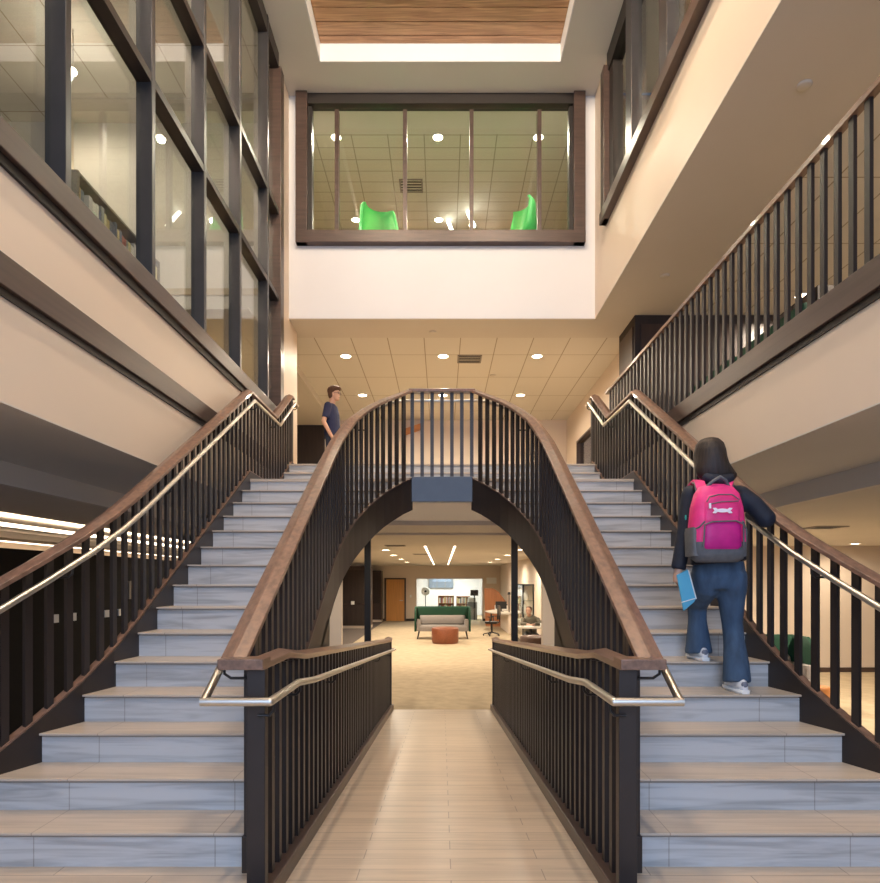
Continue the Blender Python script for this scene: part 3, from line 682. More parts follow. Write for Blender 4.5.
# plates on the panelled wall, lower left
for z_, y_, lb in ((14.4, 619, 'first from the left'), (15.1, 618.5, 'second from the left'), (16.6, 616, 'third from the left'), (17.3, 615, 'fourth from the left')):
    tag(obj('wall_plate', MB().box(-5.2, -5.18, z_*.578-.06, z_*.578+.06, W(-.56), W(-.45)), 'white_plastic', origin=(-5.19, z_*.578, W(-.5))), 'small pale switch plate on the dark panelled wall, '+lb, 'switch plate')
tag(obj('wall_control', MB().box(-5.2, -5.17, 10.25, 10.4, W(-.30), W(.0)), 'vent_grey', origin=(-5.19, 10.3, W(-.15))), 'tall pale control panel high on the dark panelled wall', 'control panel')
tag(obj('thermostat', MB().cbox((-2.35, 9.15, W(3.17)), (.03, .09, .15)), 'white_plastic', origin=(-2.35, 9.15, W(3.17)), bevel=.006), 'small white thermostat on the cream wall end at the top of the left flight', 'thermostat')
tag(obj('light_switch', MB().cbox((-1.55, 30.69, W(-.75)), (.09, .02, .13)), 'white_plastic', origin=(-1.55, 30.69, W(-.75))), 'white light switch between the orange door and the glazed office', 'switch')
tag(obj('poster', MB().cbox((2.45, 30.69, W(.02)), (.5, .01, .3)), 'paper', origin=(2.45, 30.69, W(.02))), 'pale notice on the far wall right of the glazed office', 'notice')
# slanted wooden board seen through the bridge bars
tag(obj('wood_board', MB().prism([(-1.0, W(3.76)), (-.5, W(3.93)), (-.5, W(3.80)), (-1.0, W(3.63))], 'y', 15.40, 15.58), 'orange_wood', origin=(-.75, 15.5, W(3.7))), 'slanted brown wooden board on the wall seen through the left bridge bars', 'board')

# ------------------------------------------------------------------ furniture, lower level
def sofa(label):
    t = thing('sofa', label, 'sofa', (0, 0, 0))
    B = MB().sup([(.30, 0, .30, .965, .06, 8), (.34, 0, .30, .97, .07, 8), (1.02, 0, .34, .97, .07, 8), (1.08, 0, .34, .95, .055, 6), (1.095, 0, .34, .92, .03, 5)])
    obj('back_shell', B, 'green_fabric', t)
    for s in (-1, 1):
        obj('side_wing', MB().sup([(.26, s*.93, 0, .035, .33, 6), (.9, s*.93, .03, .035, .31, 6), (1.08, s*.93, .12, .033, .22, 5), (1.09, s*.93, .12, .02, .20, 5)]), 'green_fabric', t)
        obj('armrest', MB().sup([(.28, s*.82, -.03, .075, .30, 6), (.60, s*.82, -.03, .075, .30, 6), (.66, s*.82, -.03, .06, .28, 5)]), 'grey_fabric', t)
        for q in (-.28, .28):
            obj('leg', MB().tube([(s*.80, q, .28), (s*.86, q*1.05, 0)], [.028, .016], 10), 'trim_dark', t)
    obj('back_cushion', MB().sup([(.50, 0, .20, .78, .09, 6), (.60, 0, .21, .80, .10, 5), (.74, 0, .23, .80, .085, 5), (.79, 0, .24, .77, .05, 5)]), 'grey_fabric', t)
    obj('seat', MB().sup([(.27, 0, -.05, .88, .33, 8), (.38, 0, -.05, .88, .34, 8), (.45, 0, -.05, .86, .33, 7), (.47, 0, -.05, .82, .30, 6)]), 'grey_fabric', t)
    return t
s1 = sofa('green and grey high backed sofa in the middle of the lower lounge'); s1.location = (.02, 21.4, W(FL))
copy_tree(s1, loc=(4.9, 9.95, W(FL)), rz=0, label='green and grey sofa seen between the bars of the right stair')
def drum(name, x, y, r, h, label, m='brown_leather'):
    t = thing(name, label, 'ottoman', (x, y, W(FL)))
    obj('body', MB().lathe((x, y, W(FL)), [(r*.93, 0), (r*.95, .03), (r, .06), (r, h-.04), (r*.97, h-.01), (r*.9, h), (.02, h+.005)], 32), m, t)
    obj('base_ring', MB().lathe((x, y, W(FL)), [(r*.9, 0), (r*.9, .025)], 32), 'black_plastic', t)
drum('ottoman', .10, 19.8, .43, .50, 'round brown leather ottoman in front of the green sofa')
drum('ottoman', 5.5, 9.1, .17, .44, 'small tan ottoman beside the sofa behind the right stair', 'orange_wood')
drum('round_bench', 2.3, 14.9, .42, .66, 'round dark brown bench in front of the seated reader', 'bench_brown')

t = thing('round_table', 'pale round table the seated reader leans on', 'table', (2.38, 16.55, W(FL)))
obj('table_top', MB().cyl((2.36, 16.5, W(FL)+.74), .42, .03, 32), 'desk_top', t)
obj('pedestal', MB().lathe((2.36, 16.5, W(FL)), [(.24, 0), (.22, .02), (.04, .05), (.04, .74)], 24), 'black_metal', t)
tag(obj('paper_cup', MB().cyl((2.62, 16.3, W(FL)+.77), .03, .1, 16, .04), 'paper', origin=(2.62, 16.3, W(FL)+.77)), 'white paper cup on the round table by the reader', 'cup')
# display case
t = thing('display_case', 'tall black framed glass display case against the lower right wall', 'display case', (2.7, 20.5, W(FL)))
B = MB()
for yy in (19.3, 21.6):
    for xx in (2.52, 2.84): B.box(xx-.02, xx+.02, yy-.02, yy+.02, W(FL), W(-.10))
B.box(2.5, 2.86, 19.28, 21.62, W(-.14), W(-.10)).box(2.5, 2.86, 19.28, 21.62, W(FL), W(FL)+.12)
obj('frame', B, 'black_metal', t)
for hz in (-.62, -1.05, -1.45): obj('shelf', MB().box(2.52, 2.85, 19.3, 21.6, W(hz), W(hz)+.015), 'glass', t)
obj('pane', MB().box(2.505, 2.51, 19.3, 21.6, W(FL)+.12, W(-.14)), 'glass', t)
for k, (yy, hz, r) in enumerate(((19.8, -.605, .10), (20.6, -.605, .08), (20.1, -1.035, .09), (20.9, -1.035, .11))):
    tag(obj('vase', MB().lathe((2.68, yy, W(hz)), [(r*.5, 0), (r, r*1.2), (r*.7, r*2.2), (r*.35, r*2.8), (r*.45, r*3.1)], 16), 'paper', origin=(2.68, yy, W(hz))), 'white vase in the glass display case, %s' % ['upper shelf, nearer', 'upper shelf, farther', 'lower shelf, nearer', 'lower shelf, farther'][k], 'vase')
# office seen through the glazed opening
def bookcase(name, x0, x1, y, z0, rows, rh, label, m, seed, grp, depth=.3, axis='x', bookname='book'):
    rnd = random.Random(seed); h = rows*rh+.03; q = 1 if depth > 0 else -1
    loc = ((x0+x1)/2, y, z0) if axis == 'x' else (y, (x0+x1)/2, z0)
    t = thing(name, label, 'bookcase', loc)
    def bx(B, a, b, c, d, e, f):
        return B.box(a, b, c, d, e, f) if axis == 'x' else B.box(c, d, a, b, e, f)
    obj('side_panel', bx(bx(MB(), x0, x0+.03, y, y+depth, z0, z0+h), x1-.03, x1, y, y+depth, z0, z0+h), m, t)
    obj('back_panel', bx(MB(), x0+.03, x1-.03, y+depth-.02*q, y+depth, z0, z0+h), m, t)
    for r in range(rows+1): obj('shelf', bx(MB(), x0+.03, x1-.03, y, y+depth, z0+r*rh, z0+r*rh+.025), m, t)
    for r in range(rows):
        x = x0+.04; k = 0
        while x < x1-.09:
            wd = rnd.uniform(.035, .065); hh = rnd.uniform(.6, .85)*rh; dd = rnd.uniform(.16, .22)
            b = obj(bookname, bx(MB(), x, x+wd-.004, y+.015*q, y+(.015+dd)*q, z0+r*rh+.025, z0+r*rh+.025+hh), BOOKCOL[rnd.randrange(9)], None, 0, origin=((x+wd/2, y+.1*q, z0+r*rh+.025) if axis == 'x' else (y+.1*q, x+wd/2, z0+r*rh+.025)))
            tag(b, '%s, spine outward' % grp, 'book', grp); x += wd; k += 1
            if rnd.random() < .08: x += .08
    return t
bookcase('bookcase', -.21, .64, 33.0, W(FL), 3, .39, 'brown low bookcase on the left in the bright office', 'chair_wood', 3, 'books in the left bookcase of the bright office')
bookcase('bookcase', .77, 1.50, 33.1, W(FL), 3, .38, 'brown low bookcase on the right in the bright office', 'chair_wood', 4, 'books in the right bookcase of the bright office')
t = thing('office_light', 'bright rectangular ceiling panel in the far office', 'ceiling light', (.5, 33.5, W(.76)))
obj('panel', MB().box(-.8, 1.8, 32.2, 34.6, W(.745), W(.76)), 'lamp_white', t)
area('office_panel_lamp', (.5, 33.4, W(.74)), (0, 0, 0), 2.4, 2.2, 75, (.90, 1, .99))
t = thing('wall_window', 'grey blue framed window high on the left wall of the bright office', 'window', (-.1, 35.9, W(-.1)))
obj('frame', MB().box(-.78, .65, 35.88, 35.98, W(-.42), W(.30)), 'grey_plastic', t)
for k in range(3): obj('pane', MB().box(-.74+k*.48, -.32+k*.48, 35.86, 35.88, W(-.38), W(.26)), 'slate_pane', t)
t = thing('wall_screen', 'black screen mounted at the right inside the bright office', 'screen', (1.75, 31.6, W(-.6)))
obj('panel', MB().box(1.45, 1.85, 31.6, 31.65, W(-.75), W(-.45)), 'black_plastic', t, .01)
obj('arm', MB().box(1.62, 1.68, 31.65, 31.7, W(FL), W(-.55)), 'black_metal', t)
t = thing('stand_fan', 'round white clock-like fan on a pole at the left inside the office', 'fan', (-.85, 32, W(FL)))
obj('head', MB().lathe((0, 0, 0), [(.0, -.05), (.2, -.05), (.22, 0), (.2, .05), (.02, .05)]), 'white_plastic', t)
t.children[0].location = (0, 0, 1.45); t.children[0].rotation_euler = (PI/2, 0, 0)
for v in t.children[0].data.vertices: v.co += ORG[t.name]
obj('hub', MB().ell((-.85, 31.92, W(FL)+1.45), (.06, .03, .06)), 'black_plastic', t)
obj('pole', MB().cyl((-.85, 32, W(FL)), .02, 1.3), 'black_metal', t)
t = thing('printer_stand', 'grey cabinet with a dark printer at the right inside the office', 'cabinet', (1.55, 32, W(FL)))
obj('body', MB().box(1.3, 1.8, 31.8, 32.2, W(FL), W(FL)+.9), 'grey_plastic', t)
obj('printer', MB().box(1.35, 1.75, 31.85, 32.15, W(FL)+.9, W(FL)+1.15), 'white_plastic', t, .02)
# desk corner right
t = thing('desk', 'white curved desk against the right wall of the lower lounge', 'desk', (2.3, 24.5, W(FL)))
obj('desk_top', MB().prism([(2.86, 23.2), (2.25, 23.3), (1.85, 24.2), (1.75, 25.4), (2.2, 26.5), (2.86, 26.6)], 'z', W(FL)+.72, W(FL)+.76), 'desk_top', t)
obj('desk_panel', MB().box(2.5, 2.86, 23.3, 26.5, W(FL), W(FL)+.72), 'paint_cream_warmed', t)
obj('leg', MB().cyl((2.0, 25.2, W(FL)), .03, .72), 'black_metal', t)
t = thing('desk_monitor', 'small black monitor on the white desk', 'monitor', (2.35, 24.6, W(FL)+.76))
obj('panel', MB().box(2.15, 2.6, 24.9, 24.94, W(FL)+.86, W(FL)+1.16), 'black_plastic', t, .01)
obj('stand', MB().box(2.34, 2.4, 24.88, 24.95, W(FL)+.76, W(FL)+.9).box(2.27, 2.47, 24.8, 25, W(FL)+.76, W(FL)+.775), 'black_plastic', t)
t = thing('desk_printer', 'white printer on the desk beside the monitor', 'printer', (2.55, 25.6, W(FL)+.76))
obj('body', MB().box(2.2, 2.7, 25.4, 25.9, W(FL)+.76, W(FL)+.98), 'white_plastic', t, .03)
obj('lid', MB().box(2.22, 2.68, 25.42, 25.88, W(FL)+.98, W(FL)+1.03), 'black_plastic', t)
t = thing('wood_tone_panel', 'brown wooden screen with a sloping top at the end of the desk', 'screen', (2.2, 27.3, W(FL)))
obj('panel', MB().prism([(1.92, W(FL)), (2.84, W(FL)), (2.84, W(FL)+1.05), (2.5, W(FL)+1.5), (2.25, W(FL)+1.66), (1.85, W(FL)+1.66)], 'y', 27.3, 27.36), 'chair_wood', t, .004)
obj('foot', MB().box(1.92, 2.84, 27.1, 27.3, W(FL), W(FL)+.03), 'chair_wood', t)
t = thing('desk_lamp', 'slim black lamp standing on the white desk', 'lamp', (2.6, 24.2, W(FL)+.76))
obj('pole', MB().cyl((2.62, 24.2, W(FL)+.76), .02, .75), 'black_metal', t)
obj('shade', MB().cyl((2.62, 24.2, W(FL)+1.45), .07, .1, 16, .04), 'black_metal', t)
def office_chair(x, y, rz):
    t = thing('office_chair', 'black swivel chair at the white desk', 'chair', (0, 0, 0))
    obj('seat', MB().sup([(.44, 0, 0, .22, .21, 4), (.48, 0, 0, .25, .24, 4), (.52, 0, 0, .23, .22, 4)]), 'black_plastic', t)
    obj('backrest', MB().sup([(.60, 0, .24, .18, .025, 4), (.8, 0, .27, .22, .03, 4), (1.05, 0, .25, .2, .025, 4), (1.1, 0, .25, .14, .02, 4)]), 'black_plastic', t)
    obj('back_bracket', MB().tube([(0, .1, .44), (0, .28, .5), (0, .30, .75)], .02), 'black_metal', t)
    obj('gas_column', MB().cyl((0, 0, .1), .03, .34), 'black_metal', t)
    for k in range(5):
        a = 2*PI*k/5; l = obj('leg', MB().tube([(0, 0, .13), (.3*math.cos(a), .3*math.sin(a), .07)], [.025, .015]), 'black_metal', t)
        obj('caster', MB().ell((.3*math.cos(a), .3*math.sin(a), .035), (.03, .03, .034), 10, 6), 'black_plastic', l)
    for s in (-1, 1): obj('armrest', MB().tube([(s*.2, 0, .46), (s*.27, 0, .5), (s*.27, 0, .68), (s*.27, -.12, .7), (s*.27, .12, .7)], .018), 'black_plastic', t)
    t.location = (x, y, W(FL)); t.rotation_euler = (0, 0, rz)
office_chair(1.80, 22.4, -1.9)

# ------------------------------------------------------------------ upper rooms furniture
def egg_chair(label, loc, rz, w_=.36, hgt=1.35):
    t = thing('lounge_chair', label, 'chair', (0, 0, 0))
    R = []; n = 17
    for k, (z, sc_) in enumerate(((.35, .85), (.55, .97), (.9, 1), (1.15, .98), (hgt-.05, .9), (hgt, .8))):
        ring = []
        half = PI*(.62 if z < 1.0 else .36 if z > 1.2 else .45)
        for j in range(n):
            a = PI/2-half+2*half*j/(n-1); ring.append((w_*sc_*math.cos(a), w_*sc_*math.sin(a), z))
        for j in range(n-1, -1, -1):
            a = PI/2-half+2*half*j/(n-1); ring.append(((w_*sc_-.05)*math.cos(a), (w_*sc_-.05)*math.sin(a), z))
        R.append(ring)
    obj('shell', MB().rings(R), 'bright_green', t)
    obj('seat', MB().sup([(.33, 0, 0, w_*.85, w_*.85, 2.6), (.42, 0, 0, w_*.88, w_*.86, 2.6), (.47, 0, 0, w_*.8, w_*.8, 2.6)]), 'bright_green', t)
    obj('pedestal', MB().lathe((0, 0, 0), [(.25, 0), (.23, .015), (.03, .04), (.03, .34)]), 'steel', t)
    t.location = loc; t.rotation_euler = (0, 0, rz); return t
c = egg_chair('bright green high backed chair behind the left part of the back window', (-1.02, 10.5, W(F2)), .5, .40, 1.66)
copy_tree(c, loc=(1.22, 10.5, W(F2)), rz=-1.2, label='bright green high backed chair behind the right part of the back window')
def tube_lamp(a, b, lb):
    t = thing('tube_light', lb, 'light', a)
    obj('tube', MB().tube([a, b], .035, 12), 'lamp_white', t)
    v = Vector(b)-Vector(a); q = Vector(b)
    obj('end_cap', MB().tube([q, q+v.normalized()*.05], .04, 12), 'black_metal', t)
    obj('cord', MB().tube([q, (q.x, q.y, W(CE-.02))], .006, 6), 'black_metal', t)
tube_lamp(PX(452, 231, 12.6), PX(448, 221, 12.9), 'left white tube light hanging behind the back window')
tube_lamp(PX(474, 226, 12.2), PX(467, 210, 12.6), 'right white tube light hanging behind the back window')
t = thing('wood_tone_panel', 'tan panel imitating the orange reflection of the timber ceiling behind the back window', 'panel', (.6, 16, W(F2)))
obj('panel', MB().box(-.6, 2.6, 15.9, 16.0, W(F2), W(7.0)), 'orange_wood', t)  # made-up panel, its tan imitates the timber ceiling reflected in the glass
# green seats on the right balcony
def block_sofa(label, loc, rz):
    t = thing('lounge_sofa', label, 'sofa', (0, 0, 0))
    obj('backrest', MB().sup([(.1, 0, .3, .7, .09, 6), (1.12, 0, .32, .7, .08, 6), (1.18, 0, .32, .67, .05, 5)]), 'green_fabric', t)
    obj('seat', MB().sup([(.15, 0, -.05, .68, .34, 7), (.42, 0, -.05, .68, .34, 7), (.46, 0, -.05, .64, .3, 6)]), 'grey_fabric', t)
    for a in (-.6, .6):
        for b in (-.3, .3): obj('leg', MB().cyl((a, b, 0), .02, .15, 10), 'black_metal', t)
    t.location = loc; t.rotation_euler = (0, 0, rz); return t
c = block_sofa('dark green high backed sofa behind the balcony rail, nearer the camera', (3.35, 6.9, W(UF)), -PI/2)
copy_tree(c, loc=(3.35, 8.4, W(UF)), rz=-PI/2, label='dark green high backed sofa behind the balcony rail, beside the dark column')
t = thing('low_cabinet', 'dark wood cabinet standing on the right balcony behind the bars', 'cabinet', (4.2, 7.2, W(UF)))
obj('body', MB().box(4.0, 4.6, 6.6, 7.5, W(UF), W(3.15)), 'dark_wood', t)
obj('door', MB().box(3.98, 4.0, 6.63, 7.04, W(UF)+.1, W(3.12)).box(3.98, 4.0, 7.06, 7.47, W(UF)+.1, W(3.12)), 'cabinet_wood', t, .004)
# book shelf behind the left glass
bookcase('library_shelf', 5.65, 7.3, -3.32, W(UF)+.25, 5, .37, 'grey library shelf full of books behind the left glass wall', 'vent_grey', 9, 'books on the library shelf behind the left glass', axis='y', depth=-.3, bookname='book')
tag(obj('shelf_base', MB().box(-3.62, -3.3, 5.65, 7.3, W(UF), W(UF)+.25), 'green_fabric', origin=(-3.45, 6.3, W(UF))), 'green plinth under the library shelf behind the left glass', 'plinth')

# ------------------------------------------------------------------ people
def hand(B, w_, d, side, n, curl=.5, s=1.0):
    """w_ wrist, d direction of the fingers, side: direction across the palm to the thumb, n palm normal (curl direction)"""
    w_ = Vector(w_); d = Vector(d).normalized(); side = Vector(side); side = (side-d*side.dot(d)).normalized(); n = Vector(n); n = (n-d*n.dot(d)-side*n.dot(side)).normalized()
    B.tube([w_-d*.03, w_+d*.01, w_+d*.045*s, w_+d*.08*s], [.024*s, .025*s, .033*s, .030*s], 12)
    for k, (o_, L) in enumerate(((.027, .068), (.009, .076), (-.009, .070), (-.026, .055))):
        p = w_+d*.072*s+side*o_*s; q = p+(d*math.cos(curl*.5)+n*math.sin(curl*.5))*L*.5*s; r_ = q+(d*math.cos(curl*1.6)+n*math.sin(curl*1.6))*L*.5*s
        B.tube([p-d*.02, p, q, r_], [.0095*s, .0095*s, .0085*s, .007*s], 8)
    p = w_+d*.02*s+side*.024*s; q = p+(d*.6+side*.7+n*.3).normalized()*.035*s; B.tube([p-d*.005, p, q, q+(d*.9+n*.5+side*.1).normalized()*.03*s], [.013*s, .013*s, .011*s, .008*s], 8)

def head(B, c, f, s=1.0):
    """c centre, f facing (unit, horizontal)"""
    c = Vector(c); f = Vector(f).normalized(); r = Vector((f.y, -f.x, 0)); u = Vector((0, 0, 1))
    def ring(z, cy, rx, ry):
        return [c+u*z*s+f*(cy*s)+r*(rx*s*math.cos(a))+f*(ry*s*math.sin(a)) for a in [2*PI*j/20 for j in range(20)]]
    B.rings([ring(-.115, .045, .02, .02), ring(-.105, .035, .042, .045), ring(-.075, .02, .056, .068), ring(-.04, .008, .066, .082), ring(0, 0, .074, .092), ring(.04, -.004, .076, .096), ring(.08, -.006, .066, .084), ring(.105, -.006, .045, .058), ring(.117, -.006, .015, .02)])
    B.rings([[c+f*(.088+a)*s+r*b*s+u*z*s for a, b in ((-.02, -.010), (.004+d_, -.004), (.004+d_, .004), (-.02, .010))] for z, d_ in ((.015, .0), (-.012, .016), (-.028, .012), (-.034, 0))])   # nose
    for sd in (-1, 1):
        p = c+r*(.074*sd*s)+u*(-.005*s); B.ell(p, (.012*s, .018*s, .030*s), 10, 6)
    B.tube([c+f*.083*s-r*.022*s-u*.062*s, c+f*.090*s-u*.060*s, c+f*.083*s+r*.022*s-u*.062*s], .007*s, 6)   # lips
def face_marks(t, c, f, s=1.0):
    c = Vector(c); f = Vector(f).normalized(); r = Vector((f.y, -f.x, 0))
    for sd in (-1, 1):
        p = c+f*.084*s+r*.030*sd*s+Vector((0, 0, .005)); o = obj('eye', MB().ell(p, (.011*s, .011*s, .008*s), 10, 6), 'black_plastic', t)
        q = p+Vector((0, 0, .022*s))+f*.003; obj('eyebrow', MB().tube([q-r*.014, q+Vector((0, 0, .003)), q+r*.014], .004*s, 6), 'hair_brown', t)
    q = c+f*.092*s-Vector((0, 0, .062*s)); obj('mouth', MB().tube([q-r*.018*s, q, q+r*.018*s], .0035*s, 6), 'brown_leather', t)

# --- woman on the right flight, seen from behind
cx = 1.74; Zb = 3.98
HEAD = Vector((1.735, 4.02, W(.805)))
t = thing('person', 'person in navy jacket and flared jeans climbing the right flight', 'person', (1.77, 3.98, W(-.689)))
LH = (1.70, 4.00, W(.055)); LK = (1.715, 4.19, W(-.165)); LA = (1.722, 4.17, W(-.44))
RH = (1.855, 3.98, W(.055)); RK = (1.862, 4.00, W(-.27)); RA = (1.845, 3.88, W(-.605))
LS = (1.60, 3.98, W(.555)); LE = (1.555, 3.96, W(.315)); LW = (1.51, 3.96, W(.07))
RS = (1.905, 3.98, W(.555)); RE = (2.05, 3.93, W(.395)); RWr = (2.04, 4.14, W(.455))
B = MB(); head(B, HEAD, (.1, 1, 0))
B.tube([HEAD-Vector((0, .01, .07)), (1.74, 3.99, W(.64)), (1.745, 3.98, W(.56))], [.05, .05, .07], 14)
B.limb([(1.745, 3.98, W(.60), .08, .06), (1.75, 3.98, W(.53), .15, .085), (1.755, 3.98, W(.35), .13, .085), (1.765, 3.98, W(.20), .12, .08), (1.775, 3.98, W(.06), .145, .10), (1.775, 3.98, W(-.02), .12, .09)])
B.tube([LS, LE, LW], [.045, .036, .024], 12); B.tube([RS, RE, RWr], [.045, .036, .024], 12)
hand(B, LW, (-.05, .0, -1), (.1, 1, 0), (1, 0, 0), .7)
hand(B, RWr, (.12, .8, .35), (-1, .2, 0), (.2, 0, -1), 1.0)
B.tube([LH, LK, LA], [.075, .05, .035], 12); B.tube([RH, RK, RA], [.075, .05, .035], 12)
obj('body', B, 'skin', t, remesh=.006)
B = MB()
B.limb([(1.742, 3.985, W(.635), .065, .06), (1.745, 3.985, W(.605), .12, .085), (1.75, 3.98, W(.56), .175, .10), (1.755, 3.98, W(.45), .175, .115), (1.76, 3.98, W(.28), .16, .115), (1.77, 3.98, W(.17), .170, .125), (1.775, 3.98, W(.115), .174, .13)], 24)
B.tube([LS, (1.575, 3.975, W(.43)), LE, (1.53, 3.96, W(.19)), (1.508, 3.96, W(.075))], [.062, .056, .052, .048, .046], 14)
B.ell(LS, (.062, .06, .062)); B.ell(RS, (.062, .06, .062))
B.tube([RS, (1.98, 3.95, W(.49)), RE], [.064, .06, .062], 14); B.ell(RE, (.062, .062, .06)); B.tube([RE, (2.06, 4.03, W(.425)), (2.045, 4.12, W(.45))], [.06, .052, .042], 14)
B.tube([(1.66, 3.93, W(.665)), (1.69, 3.90, W(.64)), (1.745, 3.885, W(.625)), (1.80, 3.90, W(.64)), (1.83, 3.93, W(.665))], [.03, .038, .042, .038, .03], 12)   # folded hood
obj('jacket', B, 'navy_jacket', t, remesh=.011)
obj('sleeve_mark', MB().ell((1.535, 3.905, W(.40)), (.006, .006, .018), 8, 6), 'teal', t)
B = MB()
B.limb([(1.775, 3.985, W(.16), .150, .108), (1.775, 3.98, W(.09), .163, .120), (1.775, 3.98, W(.03), .165, .122), (1.775, 3.985, W(-.05), .12, .10)], 24)
B.limb([(LH[0], 3.99, W(.05), .088, .118), (1.703, 4.02, W(-.03), .087, .112), (1.706, 4.09, W(-.09), .078, .09), (LK[0], 4.17, W(-.17), .062, .072), (1.715, 4.165, W(-.26), .058, .066), (1.722, 4.17, W(-.38), .074, .08), (1.722, 4.16, W(-.487), .088, .10)], 18)
B.limb([(RH[0], 3.98, W(.05), .090, .118), (1.857, 3.98, W(-.03), .092, .112), (1.862, 3.99, W(-.12), .082, .09), (1.865, 3.985, W(-.27), .062, .072), (1.86, 3.95, W(-.38), .062, .07), (1.85, 3.90, W(-.52), .076, .08), (1.845, 3.88, W(-.635), .082, .095)], 18)
obj('jeans', B, 'jeans', t, remesh=.009, smooth_it=14)
def shoe(t, x, y, z, yaw=0):
    B = MB(); 
    R = []
    for k, (yy, hw, hh) in enumerate(((-.115, .015, .05), (-.10, .032, .07), (-.05, .038, .085), (.0, .037, .075), (.06, .043, .055), (.10, .038, .045), (.125, .018, .03))):
        R.append([(x+a*hw, y+yy, z+.018+b*hh) for a, b in ((-1, 0), (1, 0), (1, .45), (.6, .9), (0, 1), (-.6, .9), (-1, .45))])
    B.rings(R); o = obj('shoe', B, 'shoe_white', t, sub=1)
    R = [[(x+a*(hw+.004), y+yy, z+b) for a, b in ((-1, .001), (1, .001), (1, .024), (-1, .024))] for yy, hw in ((-.12, .018), (-.10, .035), (0, .038), (.06, .045), (.11, .038), (.128, .018))]
    obj('sole', MB().rings(R), 'white_plastic', o)
    obj('heel_patch', MB().ell((x, y-.105, z+.055), (.022, .014, .022), 10, 6), 'shoe_grey', o)
shoe(t, 1.722, 4.165, W(-.524)); shoe(t, 1.845, 3.885, W(-.689))
B = MB(); c = HEAD
lev = [(.925, 0, 0, .025, .03), (.915, 0, 0, .055, .065), (.885, 0, -.005, .082, .095), (.84, 0, -.01, .092, .112), (.79, 0, -.015, .096, .118), (.75, .002, -.03, .104, .105), (.71, .012, -.045, .118, .090), (.68, .025, -.055, .125, .075), (.655, .03, -.06, .115, .062), (.635, .03, -.065, .085, .045), (.62, .03, -.065, .04, .03)]
B.sup([(W(h), 1.728+dx, 4.01+dy, rx, ry, 2.1) for h, dx, dy, rx, ry in lev], 32)
obj('hair', B, 'hair_dark', t, remesh=.009)
# backpack
bx_, by_ = 1.676, 3.79
t = thing('backpack', 'bright pink and grey backpack worn by the person climbing the right flight', 'backpack', (bx_, by_, W(.12)))
obj('main_body', MB().sup([(W(.115), bx_+.005, by_+.01, .12, .055, 3), (W(.135), bx_+.005, by_, .150, .075, 3.2), (W(.17), bx_+.005, by_, .163, .09, 3.4), (W(.235), bx_+.003, by_, .166, .095, 3.6)]), 'grey_nylon', t)
obj('shell', MB().sup([(W(.225), bx_+.003, by_, .164, .092, 3.6), (W(.34), bx_, by_, .160, .095, 3.4), (W(.45), bx_, by_, .150, .088, 3.2), (W(.53), bx_, by_, .130, .075, 3), (W(.575), bx_, by_+.01, .10, .055, 2.8), (W(.59), bx_, by_+.01, .06, .035, 2.5)]), 'pink_nylon', t)
yb = by_-.105
obj('front_pocket', MB().sup([(W(.19), bx_, by_-.06, .105, .035, 4), (W(.21), bx_, by_-.06, .118, .048, 4), (W(.33), bx_, by_-.06, .112, .050, 4), (W(.355), bx_, by_-.06, .10, .036, 3.5)]), 'magenta_nylon', t)
obj('upper_pocket', MB().sup([(W(.36), bx_, by_-.06, .112, .040, 4), (W(.45), bx_, by_-.055, .108, .046, 3.6), (W(.51), bx_, by_-.05, .092, .036, 3), (W(.535), bx_, by_-.05, .06, .02, 3)]), 'pink_nylon', t)
for s in (-1, 1):
    obj('side_pocket', MB().sup([(W(.15), bx_+s*.142, by_+.01, .028, .07, 3), (W(.30), bx_+s*.152, by_+.01, .018, .075, 3), (W(.325), bx_+s*.152, by_+.01, .015, .065, 3)]), 'grey_nylon', t)
    obj('compression_strap', MB().tube([(bx_+s*.165, by_-.02, W(.30)), (bx_+s*.135, by_-.085, W(.325)), (bx_+s*.112, yb, W(.355))], .006, 6), 'grey_nylon', t)
    obj('shoulder_strap', MB().sweep([(bx_+s*.075, by_+.03, W(.565)), (bx_+s*.09+.03, by_+.10, W(.620)), (bx_+s*.09+.055, by_+.20, W(.645)), (bx_+s*.10+.07, by_+.30, W(.62))], [(-.03, -.008), (.03, -.008), (.03, .008), (-.03, .008)]), 'pink_nylon', t, .003)
    obj('strap_edge', MB().tube([(bx_+s*.11, by_+.03, W(.555)), (bx_+s*.122+.03, by_+.10, W(.61)), (bx_+s*.122+.055, by_+.20, W(.632))], .005, 6), 'grey_nylon', t)
obj('haul_loop', MB().tube([(bx_-.075, by_-.02, W(.565)), (bx_-.035, by_-.04, W(.605)), (bx_+.005, by_-.045, W(.63)), (bx_+.045, by_-.03, W(.61)), (bx_+.07, by_-.02, W(.57))], .010, 8), 'grey_nylon', t)
obj('zipper', MB().tube([(bx_-.10, yb+.004, W(.47)), (bx_-.085, yb+.002, W(.50)), (bx_-.03, yb+.006, W(.515)), (bx_+.05, yb+.006, W(.515)), (bx_+.095, yb+.006, W(.485))], .004, 6), 'grey_nylon', t)
obj('zipper', MB().tube([(bx_-.09, yb-.004, W(.455)), (bx_-.02, yb-.008, W(.470)), (bx_+.085, yb-.004, W(.475))], .0035, 6), 'grey_nylon', t)
obj('pocket_piping', MB().tube([(bx_-.12, yb+.004, W(.20)), (bx_-.115, yb-.003, W(.335)), (bx_-.07, yb-.003, W(.352)), (bx_+.07, yb-.003, W(.358)), (bx_+.115, yb-.003, W(.338)), (bx_+.12, yb+.004, W(.20))], .005, 6), 'grey_nylon', t)
